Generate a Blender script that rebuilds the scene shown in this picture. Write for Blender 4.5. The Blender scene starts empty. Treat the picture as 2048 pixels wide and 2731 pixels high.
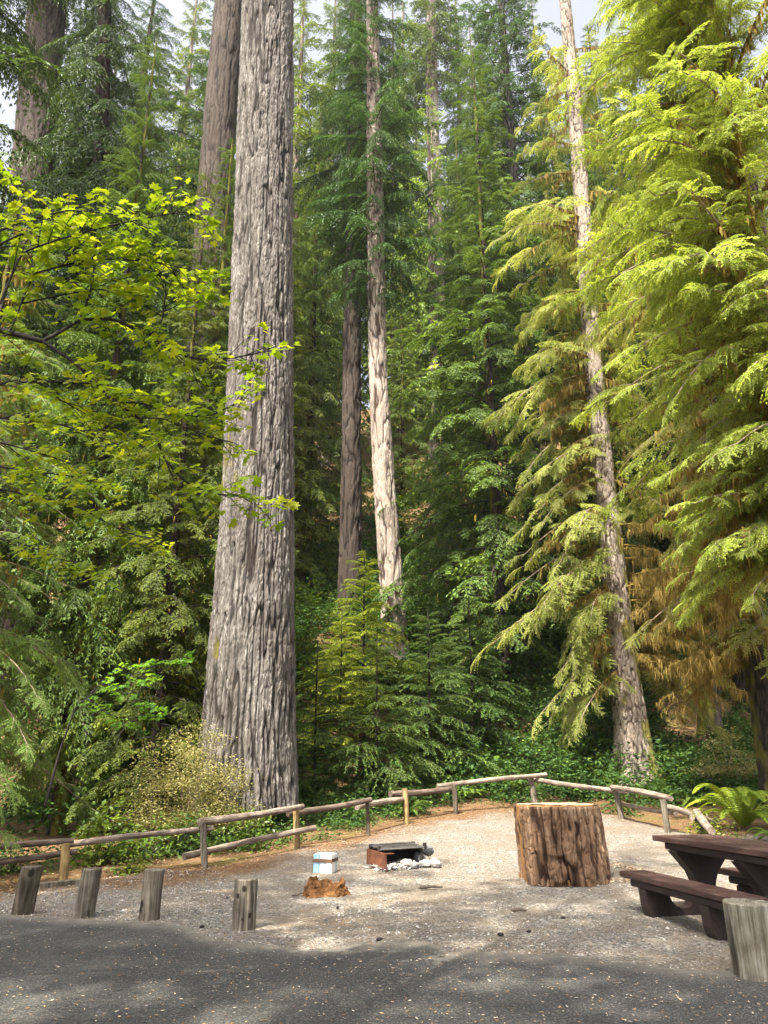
import bpy, math
import numpy as np
from mathutils import Vector

C = bpy.context.scene.collection
R = math.radians
F_PX, PITCH, CAMZ = 2050.0, R(18.7), 1.5
CP, SP = math.cos(PITCH), math.sin(PITCH)
rng = np.random.default_rng(11)

# ------------------------------------------------------------------ noise
def _h(ix, iy, iz, seed):
    n = (ix.astype(np.int64) * 374761393 + iy.astype(np.int64) * 668265263 + iz.astype(np.int64) * 1274126177 + seed * 974711) & 0xffffffff
    n = ((n ^ (n >> 13)) * 1274126177) & 0xffffffff
    n = ((n ^ (n >> 15)) * 2246822519) & 0xffffffff
    return ((n ^ (n >> 16)) & 0xffffff) / 16777216.0

def vnoise(p, seed=0):
    p = np.asarray(p, float)
    i = np.floor(p).astype(np.int64); f = p - i
    f = f * f * (3 - 2 * f)
    r = 0
    for a in (0, 1):
        for b in (0, 1):
            for c in (0, 1):
                w = (f[..., 0] if a else 1 - f[..., 0]) * (f[..., 1] if b else 1 - f[..., 1]) * (f[..., 2] if c else 1 - f[..., 2])
                r = r + w * _h(i[..., 0] + a, i[..., 1] + b, i[..., 2] + c, seed)
    return r

def fbm(p, seed=0, o=3):
    r, a, t = 0, 1.0, 0
    p = np.asarray(p, float)
    for k in range(o):
        r = r + a * vnoise(p * 2 ** k, seed + k); t += a; a *= .5
    return r / t

def worley(p, seed=0):
    i = np.floor(p).astype(np.int64)
    f1 = np.full(p.shape[:-1], 9.0); f2 = f1.copy(); idv = np.zeros_like(f1)
    for a in (-1, 0, 1):
        for b in (-1, 0, 1):
            for c in (-1, 0, 1):
                x, y, z = i[..., 0] + a, i[..., 1] + b, i[..., 2] + c
                d = np.sqrt((x + _h(x, y, z, seed) - p[..., 0]) ** 2 + (y + _h(x, y, z, seed + 1) - p[..., 1]) ** 2 + (z + _h(x, y, z, seed + 2) - p[..., 2]) ** 2)
                m = d < f1
                f2 = np.where(m, f1, np.minimum(f2, d))
                idv = np.where(m, _h(x, y, z, seed + 5), idv)
                f1 = np.where(m, d, f1)
    return f1, f2, idv

def sstep(a, b, x):
    t = np.clip((np.asarray(x, float) - a) / (b - a), 0, 1)
    return t * t * (3 - 2 * t)

def softplus(x, k):
    return k * np.logaddexp(0, np.asarray(x, float) / k)

# ------------------------------------------------------------------ terrain and view
def terrain(x, y):
    x = np.asarray(x, float); y = np.asarray(y, float)
    z = .034 * softplus(y - 10, .8) * sstep(60, 30, y)
    z = z + .02 * np.clip(x, -12, 14) * sstep(7, 14, y) - .12 * sstep(-2.5, -7, x) * sstep(9, 13, y)
    hy = 24 + 7 * sstep(-4, -12, x)
    z = z + .7 * (softplus(y - hy, 1.6) - softplus(y - 95, 3))
    out = sstep(15, 22, np.abs(x)) + sstep(20, 27, y)
    p = np.stack([x, y, x * 0], -1)
    z = z + np.clip(out, 0, 1) * (fbm(p * .35, 3) - .5) * .9
    z = z + (fbm(p * .8, 5) - .5) * .05 * sstep(9, 11, y)
    return z

def tz(x, y):
    return float(terrain(np.array([x]), np.array([y]))[0])

def ray(px, py):
    u, v = (px - 1024) / F_PX, (1365.5 - py) / F_PX
    return np.array([u, CP - v * SP, SP + v * CP])

def P(px, py, Y):
    d = ray(px, py)
    return np.array([0, 0, CAMZ]) + d * (Y / d[1])

def G(px, py):
    d = ray(px, py)
    t = np.linspace(3, 120, 6000)
    q = np.array([0, 0, CAMZ]) + t[:, None] * d
    k = int(np.argmax(q[:, 2] < terrain(q[:, 0], q[:, 1])))
    return np.array([q[k, 0], q[k, 1], tz(q[k, 0], q[k, 1])])

def GX(px, Y):
    x = 0.
    for _ in range(6):
        x = (px - 1024) / F_PX * (Y * CP + (tz(x, Y) - CAMZ) * SP)
    return np.array([x, Y, tz(x, Y)])

# ------------------------------------------------------------------ mesh building
class MB:
    def __init__(s):
        s.V, s.F, s.n, s.A = [], [], 0, {}
    def add(s, V, F, mat=0, **attr):
        V = np.asarray(V, float).reshape(-1, 3)
        if len(V) == 0: return s
        if isinstance(F, np.ndarray): F = [F]
        else:
            by = {}
            for f in F: by.setdefault(len(f), []).append(f)
            F = [np.array(v) for v in by.values()]
        for f in F: s.F.append((f.astype(np.int64) + s.n, mat))
        for k, a in attr.items():
            s.A.setdefault(k, []).append((s.n, np.broadcast_to(np.asarray(a, float), (len(V),))))
        s.V.append(V); s.n += len(V)
        return s
    def mesh(s, name, mats, smooth=False):
        me = bpy.data.meshes.new(name)
        V = np.concatenate(s.V)
        me.vertices.add(len(V)); me.vertices.foreach_set('co', V.ravel())
        idx = np.concatenate([f.ravel() for f, _ in s.F])
        sizes = np.concatenate([np.full(len(f), f.shape[1]) for f, _ in s.F])
        mi = np.concatenate([np.full(len(f), m) for f, m in s.F])
        me.loops.add(len(idx)); me.loops.foreach_set('vertex_index', idx.astype(np.int32))
        me.polygons.add(len(sizes))
        me.polygons.foreach_set('loop_start', np.concatenate([[0], np.cumsum(sizes)[:-1]]).astype(np.int32))
        me.polygons.foreach_set('material_index', mi.astype(np.int32))
        me.polygons.foreach_set('use_smooth', np.full(len(sizes), smooth))
        for k, L in s.A.items():
            a = np.zeros(len(V), np.float32)
            for o, v in L: a[o:o + len(v)] = v
            at = me.attributes.new(k, 'FLOAT', 'POINT'); at.data.foreach_set('value', a)
        for m in mats: me.materials.append(m)
        me.update(); me.validate()
        return me
    def build(s, name, mats, parent=None, loc=None, smooth=False):
        o = bpy.data.objects.new(name, s.mesh(name, mats if isinstance(mats, (list, tuple)) else [mats], smooth))
        C.objects.link(o)
        if parent is not None: o.parent = parent
        if loc is not None: o.location = [float(q) for q in loc]
        return o

def tag(o, label=None, cat=None, group=None, kind=None):
    if label: o['label'] = label
    if cat: o['category'] = cat
    if group: o['group'] = group
    if kind: o['kind'] = kind
    return o

def thing(name, loc, label, cat, group=None, rz=0.):
    o = bpy.data.objects.new(name, None); C.objects.link(o)
    o.empty_display_size = .2
    o.location = [float(q) for q in loc]; o.rotation_euler = (0, 0, rz)
    return tag(o, label, cat, group)

def child(name, mesh, parent, color=None):
    o = bpy.data.objects.new(name, mesh); C.objects.link(o); o.parent = parent
    if color is not None: o.color = (*color, 1)
    return o

def grid_faces(nu, nv, wrap=False):
    a = np.arange(nv - 1)[:, None] * nu + np.arange(nu if wrap else nu - 1)[None, :]
    b = np.arange(nv - 1)[:, None] * nu + (np.arange(nu if wrap else nu - 1)[None, :] + 1) % nu
    return np.stack([a, b, b + nu, a + nu], -1).reshape(-1, 4)

def tube(pts, rad, k=5, cap=True):
    pts = np.asarray(pts, float); n = len(pts)
    rad = np.broadcast_to(np.asarray(rad, float), (n,))
    T = np.gradient(pts, axis=0); T /= np.linalg.norm(T, axis=1)[:, None] + 1e-9
    ref = np.array([0, 0, 1.]) if abs(T[:, 2]).mean() < .8 else np.array([1., 0, 0])
    A = np.cross(T, ref); A /= np.linalg.norm(A, axis=1)[:, None] + 1e-9
    B = np.cross(T, A)
    th = np.arange(k) * 2 * np.pi / k
    V = pts[:, None] + rad[:, None, None] * (A[:, None] * np.cos(th)[None, :, None] + B[:, None] * np.sin(th)[None, :, None])
    F = [tuple(f) for f in grid_faces(k, n, True)]
    if cap: F += [tuple(range(k))[::-1], tuple(range((n - 1) * k, n * k))]
    return V.reshape(-1, 3), F

def box(c, sx, sy, sz, ax=None, bev=0.):
    """box centred at c with full sizes, optional axes matrix rows; chamfered when bev > 0"""
    ax = np.eye(3) if ax is None else np.asarray(ax)
    h = np.array([sx, sy, sz]) / 2
    if bev <= 0:
        V = np.array([[x, y, z] for x in (-1, 1) for y in (-1, 1) for z in (-1, 1)]) * h
        F = [(0, 1, 3, 2), (4, 6, 7, 5), (0, 4, 5, 1), (2, 3, 7, 6), (0, 2, 6, 4), (1, 5, 7, 3)]
        return V @ ax + c, F
    V, ids = [], {}
    for x in (-1, 1):
        for y in (-1, 1):
            for z in (-1, 1):
                for a in range(3):
                    v = h * [x, y, z] - bev * np.array([x, y, z]) * (np.arange(3) != a)
                    ids[x, y, z, a] = len(V); V.append(v)
    F = []
    for a in range(3):
        b, c2 = (a + 1) % 3, (a + 2) % 3
        for s in (-1, 1):
            q = []
            for (i, j) in ((-1, -1), (1, -1), (1, 1), (-1, 1)):
                k = [0, 0, 0]; k[a] = s; k[b] = i; k[c2] = j; q.append(ids[(*k, a)])
            F.append(tuple(q if s > 0 else q[::-1]))
        for i in (-1, 1):
            for j in (-1, 1):
                k0 = [0, 0, 0]; k0[b] = i; k0[c2] = j
                k1 = list(k0); k0[a] = -1; k1[a] = 1
                q = (ids[(*k0, b)], ids[(*k1, b)], ids[(*k1, c2)], ids[(*k0, c2)])
                F.append(q if i * j > 0 else q[::-1])
    for x in (-1, 1):
        for y in (-1, 1):
            for z in (-1, 1):
                q = tuple(ids[x, y, z, a] for a in range(3))
                F.append(q if x * y * z > 0 else q[::-1])
    return np.array(V) @ ax + c, F

def prism(poly, thick, org, ax_u, ax_t):
    """2-D polygon (u,z) extruded along ax_t, centred"""
    n = len(poly); ax_u, ax_t = np.asarray(ax_u, float), np.asarray(ax_t, float)
    base = np.array([np.asarray(org) + ax_u * u + np.array([0, 0, z]) for u, z in poly])
    V = np.concatenate([base - ax_t * thick / 2, base + ax_t * thick / 2])
    F = [tuple(range(n)), tuple(range(2 * n - 1, n - 1, -1))] + [(i, i + n, (i + 1) % n + n, (i + 1) % n) for i in range(n)]
    return V, F

# ------------------------------------------------------------------ materials
def nt(name):
    m = bpy.data.materials.new(name); m.use_nodes = True
    t = m.node_tree; t.nodes.clear()
    out = t.nodes.new('ShaderNodeOutputMaterial')
    return m, t, out

def N(t, typ, **kw):
    n = t.nodes.new(typ)
    for k, v in kw.items():
        if k.startswith('i_'):
            key = k[2:].replace('_', ' ')
            n.inputs[int(key) if key.isdigit() else key].default_value = v
        else: setattr(n, k, v)
    return n

def L(t, a, b): t.links.new(a, b)

def ramp(t, fac, stops):
    r = N(t, 'ShaderNodeValToRGB')
    e = r.color_ramp.elements
    while len(e) < len(stops): e.new(.5)
    for q, (p, c) in zip(e, stops):
        q.position = p; q.color = (*c, 1) if len(c) == 3 else c
    L(t, fac, r.inputs[0])
    return r.outputs[0]

def mixc(t, fac, a, b, mode='MIX'):
    m = N(t, 'ShaderNodeMix', data_type='RGBA', blend_type=mode)
    for s, v in ((m.inputs[0], fac), (m.inputs[6], a), (m.inputs[7], b)):
        if hasattr(v, 'is_linked'): L(t, v, s)
        elif isinstance(v, (int, float)): s.default_value = v
        else: s.default_value = (*v, 1)
    return m.outputs[2]

def coords(t, scale=(1, 1, 1), world=False):
    if world:
        src = N(t, 'ShaderNodeNewGeometry').outputs['Position']
    else:
        src = N(t, 'ShaderNodeTexCoord').outputs['Object']
    mp = N(t, 'ShaderNodeMapping'); mp.inputs['Scale'].default_value = scale
    L(t, src, mp.inputs[0])
    return mp.outputs[0]

def noise(t, vec, scale, detail=4, rough=.55):
    n = N(t, 'ShaderNodeTexNoise'); n.inputs['Scale'].default_value = scale
    n.inputs['Detail'].default_value = detail; n.inputs['Roughness'].default_value = rough
    L(t, vec, n.inputs['Vector'])
    return n.outputs[0]

def attr(t, name):
    return N(t, 'ShaderNodeAttribute', attribute_name=name).outputs['Fac']

def bump(t, h, strength=.5, dist=.02):
    b = N(t, 'ShaderNodeBump'); b.inputs['Strength'].default_value = strength; b.inputs['Distance'].default_value = dist
    L(t, h, b.inputs['Height'])
    return b.outputs[0]

def bsdf(t, out, col, rough=.85, nrm=None, spec=.3):
    b = N(t, 'ShaderNodeBsdfPrincipled')
    if hasattr(col, 'is_linked'): L(t, col, b.inputs['Base Color'])
    else: b.inputs['Base Color'].default_value = (*col, 1)
    if hasattr(rough, 'is_linked'): L(t, rough, b.inputs['Roughness'])
    else: b.inputs['Roughness'].default_value = rough
    b.inputs['Specular IOR Level'].default_value = spec
    if nrm is not None: L(t, nrm, b.inputs['Normal'])
    if out is not None: L(t, b.outputs[0], out.inputs[0])
    return b

def leaf_mat(name, stops, transl=.38, rough=.55, spec=.25):
    m, t, out = nt(name)
    col = ramp(t, attr(t, 'var'), stops)
    oc = N(t, 'ShaderNodeObjectInfo').outputs['Color']
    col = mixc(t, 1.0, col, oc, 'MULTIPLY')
    b = bsdf(t, None, col, rough, None, spec)
    tr = N(t, 'ShaderNodeBsdfTranslucent')
    warm = mixc(t, 1.0, col, (1.15, 1.1, .55), 'MULTIPLY')
    L(t, warm, tr.inputs[0])
    mx = N(t, 'ShaderNodeMixShader'); mx.inputs[0].default_value = transl
    L(t, b.outputs[0], mx.inputs[1]); L(t, tr.outputs[0], mx.inputs[2]); L(t, mx.outputs[0], out.inputs[0])
    return m

def bark_mat(name, furrow, plate, pale, moss=(.16, .15, .025), palef=.5, stretch=.25, sc=14):
    m, t, out = nt(name)
    v = coords(t, (1, 1, stretch))
    cav = attr(t, 'cav')
    n1 = noise(t, v, sc, 5, .65); n2 = noise(t, v, sc * 4.3, 3, .6); n3 = noise(t, coords(t, (1, 1, .35)), 1.3, 3)
    base = ramp(t, cav, [(0, furrow), (.35, [f * .5 + p * .5 for f, p in zip(furrow, plate)]), (.75, plate), (1, plate)])
    pm = N(t, 'ShaderNodeMath', operation='MULTIPLY'); L(t, ramp(t, n1, [(.5, (0, 0, 0)), (.68, (1, 1, 1))]), pm.inputs[0]); L(t, ramp(t, cav, [(.4, (0, 0, 0)), (.9, (palef,) * 3)]), pm.inputs[1])
    base = mixc(t, pm.outputs[0], base, pale)
    base = mixc(t, 1.0, base, ramp(t, n3, [(.3, (.72, .68, .66)), (.7, (1.15, 1.15, 1.15))]), 'MULTIPLY')
    base = mixc(t, 1.0, base, ramp(t, n2, [(.3, (.6, .58, .56)), (.6, (1.1, 1.1, 1.1))]), 'MULTIPLY')
    mossv = mixc(t, n1, [c * .5 for c in moss], moss)
    base = mixc(t, attr(t, 'moss'), base, mossv)
    a = N(t, 'ShaderNodeMath', operation='ADD'); L(t, n1, a.inputs[0]); L(t, n2, a.inputs[1])
    bsdf(t, out, base, .92, bump(t, a.outputs[0], .7, .03), .15)
    return m

def wood_mat(name, dark, mid, light, along='z', rough=.85, knots=True, sc=30):
    m, t, out = nt(name)
    s = {'z': (1, 1, .06), 'x': (.06, 1, 1)}[along]
    oi = N(t, 'ShaderNodeObjectInfo')
    src = N(t, 'ShaderNodeTexCoord').outputs['Object']
    off = N(t, 'ShaderNodeVectorMath', operation='ADD')
    L(t, src, off.inputs[0])
    rr = N(t, 'ShaderNodeMath', operation='MULTIPLY'); rr.inputs[1].default_value = 37.; L(t, oi.outputs['Random'], rr.inputs[0])
    L(t, rr.outputs[0], off.inputs[1])
    mp = N(t, 'ShaderNodeMapping'); mp.inputs['Scale'].default_value = s; L(t, off.outputs[0], mp.inputs[0])
    n1 = noise(t, mp.outputs[0], sc, 5, .7); n2 = noise(t, off.outputs[0], 5, 3, .6)
    col = ramp(t, n1, [(.28, dark), (.5, mid), (.72, light)])
    col = mixc(t, 1.0, col, ramp(t, n2, [(.3, (.55, .52, .5)), (.65, (1.15, 1.15, 1.15))]), 'MULTIPLY')
    if knots:
        kn = attr(t, 'knot')
        col = mixc(t, kn, col, (.02, .015, .01))
    bsdf(t, out, col, rough, bump(t, n1, .5, .012), .2)
    return m

def plain_mat(name, cols, sc=20, rough=.7, metal=0., bmp=.3, spec=.4):
    m, t, out = nt(name)
    n = noise(t, coords(t), sc, 5, .65)
    col = ramp(t, n, cols)
    b = bsdf(t, out, col, rough, bump(t, n, bmp, .01), spec)
    b.inputs['Metallic'].default_value = metal
    return m

M = {}
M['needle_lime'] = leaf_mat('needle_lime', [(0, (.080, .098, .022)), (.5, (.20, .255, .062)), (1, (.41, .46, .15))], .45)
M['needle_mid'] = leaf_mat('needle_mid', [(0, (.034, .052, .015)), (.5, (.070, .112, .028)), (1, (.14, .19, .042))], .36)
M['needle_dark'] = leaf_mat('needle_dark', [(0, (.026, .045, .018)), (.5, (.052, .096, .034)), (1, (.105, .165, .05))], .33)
M['maple_leaf'] = leaf_mat('maple_leaf', [(0, (.11, .20, .016)), (.5, (.26, .37, .022)), (1, (.52, .54, .03))], .6, .45, .3)
M['shrub_leaf'] = leaf_mat('shrub_leaf', [(0, (.026, .058, .018)), (.5, (.055, .115, .026)), (1, (.15, .21, .035))], .36, .6, .2)
M['salal_leaf'] = leaf_mat('salal_leaf', [(0, (.035, .075, .012)), (.5, (.085, .15, .02)), (1, (.24, .28, .05))], .33, .38, .45)
M['pale_leaf'] = leaf_mat('pale_leaf', [(0, (.12, .115, .04)), (.5, (.25, .235, .09)), (1, (.40, .37, .16))], .35)
M['fern_leaf'] = leaf_mat('fern_leaf', [(0, (.05, .09, .015)), (.5, (.12, .18, .025)), (1, (.25, .29, .05))], .38)
M['moss'] = leaf_mat('moss', [(0, (.09, .066, .02)), (.5, (.24, .175, .048)), (1, (.42, .32, .10))], .35, .9, .1)
M['twig'] = plain_mat('twig', [(.3, (.03, .022, .016)), (.7, (.10, .075, .055))], 15, .9)
M['dark_twig'] = plain_mat('dark_twig', [(.3, (.012, .010, .008)), (.7, (.035, .028, .022))], 15, .9)
M['pale_twig'] = plain_mat('pale_twig', [(.3, (.12, .09, .06)), (.7, (.28, .22, .16))], 15, .9)
M['fir_bark'] = bark_mat('fir_bark', (.028, .024, .021), (.125, .116, .108), (.36, .35, .335), palef=.85, sc=16, stretch=.12)
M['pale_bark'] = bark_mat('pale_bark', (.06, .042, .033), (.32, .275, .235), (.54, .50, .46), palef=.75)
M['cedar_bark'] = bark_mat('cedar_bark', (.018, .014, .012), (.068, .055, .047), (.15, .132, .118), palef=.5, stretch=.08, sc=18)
M['hemlock_bark'] = bark_mat('hemlock_bark', (.05, .037, .028), (.28, .24, .20), (.58, .545, .48), palef=.9)
M['mossy_bark'] = bark_mat('mossy_bark', (.015, .012, .009), (.055, .045, .035), (.12, .10, .08), palef=.4)

# ------------------------------------------------------------------ foliage makers
UP = np.array([0, 0, 1.])
def nrmz(a): return a / (np.linalg.norm(a, axis=-1, keepdims=True) + 1e-9)

def leaf_quads(p, d, ln, w, nrm, droop=.15, mid=.45):
    """rhombic leaves: base p, direction d, length ln, width w"""
    s = nrmz(np.cross(d, nrm))
    ln = ln[:, None]; w = np.broadcast_to(w, (len(p),))[:, None]
    q1 = p + d * ln * mid
    V = np.stack([p, q1 + s * w / 2, p + d * ln - UP * ln * droop, q1 - s * w / 2], 1)
    return V.reshape(-1, 3), np.arange(len(p) * 4).reshape(-1, 4)

def bough(L_, rg, nsec=24, seclen=.34, step=.06, ll=.11, lw=.024, rise=.12, droop=.45, hang=.25, start=.12):
    """one flat conifer spray along +x; returns leaf quads, tint, stem mesh and axis"""
    s = np.linspace(start, .985, nsec) + rg.normal(0, .25 / nsec, nsec)
    s = np.clip(np.concatenate([s, s + .35 / nsec]), 0, 1)
    side = np.repeat([1., -1.], nsec)
    sway = rg.normal(0, .10)
    ax = lambda q: np.stack([L_ * q * (1 - .12 * droop * q), L_ * sway * q * q, L_ * (rise * q - droop * q * q)], -1)
    B = ax(s); T = nrmz(ax(s + .01) - ax(s - .01))
    a = np.radians(66 - 30 * s + rg.normal(0, 12, len(s)))
    yv = np.array([0, 1., 0])
    D = nrmz(T * np.cos(a)[:, None] + side[:, None] * yv * np.sin(a)[:, None] + UP * rg.normal(-.03, .10, len(s))[:, None])
    l = seclen * L_ * (np.clip(np.sin(np.pi * np.clip(s, 0, 1) ** .85), 0, 1) ** .7 + .12) * rg.uniform(.4, 1.3, len(s))
    K = max(2, int(np.ceil(l.max() / step)))
    d = (np.arange(K) + .4) * step
    dd = np.broadcast_to(d[None], (len(s), K)) + rg.normal(0, step * .2, (len(s), K))
    ok = dd < l[:, None]
    fr = dd / l[:, None]
    Pp = B[:, None] + D[:, None] * dd[..., None] - UP * (hang * dd * fr)[..., None]
    vs, fs, tint = [], [], []
    Pv, Dv, fv = Pp[ok], np.repeat(D[:, None], K, 1)[ok], fr[ok]
    Dv = nrmz(Dv - UP * (hang * 1.6 * fv)[:, None])
    W = nrmz(np.cross(UP, Dv))
    cb = rg.normal(0, .10)
    off = 0
    for sg in (1, -1, 0):
        n = len(Pv)
        aa = np.radians(rg.normal(52, 9, n)) if sg else np.zeros(n)
        dr = nrmz(Dv * np.cos(aa)[:, None] + sg * W * np.sin(aa)[:, None] + rg.normal(0, .13, (n, 3)))
        ln = ll * (1.05 - .55 * fv) * rg.uniform(.7, 1.3, n)
        nr = UP + rg.normal(0, .38, (n, 3))
        V, F = leaf_quads(Pv, dr, ln, lw * rg.uniform(.7, 1.3, n), nr, .2)
        vs.append(V); fs.append(F + off); off += len(V)
        tv = np.clip(.30 + .30 * fv ** 2 + cb + rg.normal(0, .14, n), 0, 1)
        tint.append(np.repeat(tv, 4).reshape(-1, 4) + np.array([-.06, 0, .12, 0]))
    q = np.linspace(0, 1, 7)
    sv, sf = tube(ax(q), .0085 * L_ * (1 - .85 * q) + .003, 4, False)
    e = B + D * (l * .8)[:, None] - UP * (hang * l * .64)[:, None]
    m = (B + e) / 2 + UP * (hang * l * .1)[:, None]
    w = .0035
    rb = np.stack([B - UP * w, B + UP * w, m + UP * w * .8, m - UP * w * .8, e], 1).reshape(-1, 3)
    i = np.arange(len(B))[:, None] * 5
    return dict(V=np.concatenate(vs), F=np.concatenate(fs), t=np.clip(np.concatenate(tint).ravel(), 0, 1),
                sv=np.concatenate([sv, rb]), sf=[np.array([f for f in sf]), np.concatenate([i + len(sv), i + len(sv) + 1, i + len(sv) + 2, i + len(sv) + 3], 1)],
                st=np.concatenate([i + len(sv) + 3, i + len(sv) + 2, i + len(sv) + 4], 1), ax=ax)

def limb(L_, rg, nsp, sprays, rise=.12, droop=.42, sl=.42):
    """a conifer limb carrying several drooping sprays"""
    sway = rg.normal(0, .12)
    ax = lambda q: np.stack([L_ * q * (1 - .12 * droop * q), L_ * sway * q * q, L_ * (rise * q - droop * q * q)], -1)
    Vs, Fs, ts, SV, SQ, ST = [], [], [], [], [], []
    nv = ns = 0
    qs = np.clip(np.linspace(.2, 1, nsp) + rg.normal(0, .04, nsp), .12, 1)
    for i, q in enumerate(qs):
        b, bl = sprays[rg.integers(len(sprays))]
        side = 1 if i % 2 else -1
        az = side * R(74 - 46 * q + rg.normal(0, 13)) if i < nsp - 1 else rg.normal(0, .15)
        slope = L_ * (rise - 2 * droop * q) / L_
        ln = L_ * (sl - .14 * q) * rg.uniform(.55, 1.25)
        A = rot_az(az, slope * .5 - rg.uniform(-.08, .26), rg.normal(0, .34)) * (ln / bl)
        o = ax(np.array([q]))[0]
        Vs.append(b['V'] @ A + o); Fs.append(b['F'] + nv); nv += len(b['V']); ts.append(np.clip(b['t'] + rg.normal(0, .08), 0, 1))
        SV.append(b['sv'] @ A + o); SQ += [b['sf'][0] + ns, b['sf'][1] + ns]; ST.append(b['st'] + ns); ns += len(b['sv'])
    q = np.linspace(0, 1, 9)
    sv, sf = tube(ax(q), .010 * L_ * (1 - .85 * q) + .004, 5, False)
    SV.append(sv); SQ.append(np.array(sf) + ns)
    return dict(V=np.concatenate(Vs), F=np.concatenate(Fs), t=np.concatenate(ts), sv=np.concatenate(SV), sf=[np.concatenate(SQ), np.zeros((0, 4), int)], st=np.concatenate(ST), ax=ax)

def limb_pool(seed, n, L_, nsp, sprays, **kw):
    rg = np.random.default_rng(seed)
    return [(limb(L_ * rg.uniform(.9, 1.1), rg, nsp, sprays, **kw), L_) for _ in range(n)]

def rot_az(az, pitch, roll=0.):
    ca, sa, cp, sp = math.cos(az), math.sin(az), math.cos(pitch), math.sin(pitch)
    cr, sr = math.cos(roll), math.sin(roll)
    Rx = np.array([[1, 0, 0], [0, cr, -sr], [0, sr, cr]])
    Ry = np.array([[cp, 0, -sp], [0, 1, 0], [sp, 0, cp]])
    Rz = np.array([[ca, -sa, 0], [sa, ca, 0], [0, 0, 1]])
    return (Rz @ Ry @ Rx).T

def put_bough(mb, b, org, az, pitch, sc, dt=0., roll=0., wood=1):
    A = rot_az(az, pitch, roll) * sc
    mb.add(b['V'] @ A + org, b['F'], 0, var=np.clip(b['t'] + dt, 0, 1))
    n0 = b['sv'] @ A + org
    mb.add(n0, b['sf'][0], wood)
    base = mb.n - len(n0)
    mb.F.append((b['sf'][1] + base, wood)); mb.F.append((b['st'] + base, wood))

def moss_strands(mb, pts, rg, n, lmin, lmax, w=.02, mat=0):
    """ragged hanging moss: thin tapering strips below the given points"""
    k = rg.integers(0, len(pts), n)
    p = pts[k] + rg.normal(0, .03, (n, 3))
    ln = rg.uniform(lmin, lmax, n) * rg.uniform(.3, 1, n)
    th = rg.uniform(0, np.pi, n)
    s = np.stack([np.cos(th), np.sin(th), 0 * th], -1) * (w * rg.uniform(.5, 1.6, n))[:, None]
    j = rg.normal(0, .10, (n, 3)) * ln[:, None]; j[:, 2] = 0
    dn = -UP * ln[:, None]
    V = np.stack([p - s, p + s, p + s * .8 + dn * .5 + j * .5, p - s * .7 + dn * .5 + j * .5, p + dn + j], 1).reshape(-1, 3)
    i = np.arange(n)[:, None] * 5
    tv = np.clip(rg.normal(.5, .2, n), 0, 1)
    o = mb.n
    mb.add(V, np.concatenate([i, i + 1, i + 2, i + 3], 1), mat, var=np.repeat(tv, 5))
    mb.F.append((np.concatenate([i + 3, i + 2, i + 4], 1) + o, mat))

def conifer_crown(rg, h0, h1, Rb, nb, pool, axis=None, az_fn=None, pitch0=0., pitch1=.35, taper=1.1, jit=.25, minlen=.12, trunkr=None):
    mb = MB()
    hs = h0 + (h1 - h0) * (np.arange(nb) + rg.uniform(0, 1, nb)) / nb
    for i, h in enumerate(hs):
        f = (h - h0) / (h1 - h0)
        ln = Rb * max(minlen, (1 - f ** taper)) * rg.uniform(1 - jit, 1 + jit) + .25
        if f < .12: ln *= .55 + 3.7 * f
        az = i * 2.399 + rg.normal(0, .3) if az_fn is None else az_fn(rg)
        b, bl = pool[rg.integers(len(pool))]
        o = np.array([0, 0, h]) if axis is None else axis(h)
        put_bough(mb, b, o, az, pitch0 + (pitch1 - pitch0) * f + rg.normal(0, .09), ln / bl, rg.normal(0, .07), rg.normal(0, .15))
    return mb

def pool_of(seed, n, L_, **kw):
    rg = np.random.default_rng(seed)
    return [(bough(L_ * rg.uniform(.9, 1.1), rg, **kw), L_) for _ in range(n)]

# ------------------------------------------------------------------ trunks
def smooth_path(ctrl, n):
    ctrl = np.asarray(ctrl, float)
    z = np.linspace(0, 1, n)
    t = np.linspace(0, 1, len(ctrl))
    out = np.stack([np.interp(z, t, ctrl[:, k]) for k in range(ctrl.shape[1])], -1)
    k = max(3, n // (len(ctrl) * 2)) | 1
    ker = np.hanning(k + 2)[1:-1]; ker /= ker.sum()
    pad = k // 2
    ext = np.concatenate([2 * out[0] - out[pad:0:-1], out, 2 * out[-1] - out[-2:-pad - 2:-1]])
    return np.stack([np.convolve(ext[:, j], ker, 'valid') for j in range(out.shape[1])], -1)

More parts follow.
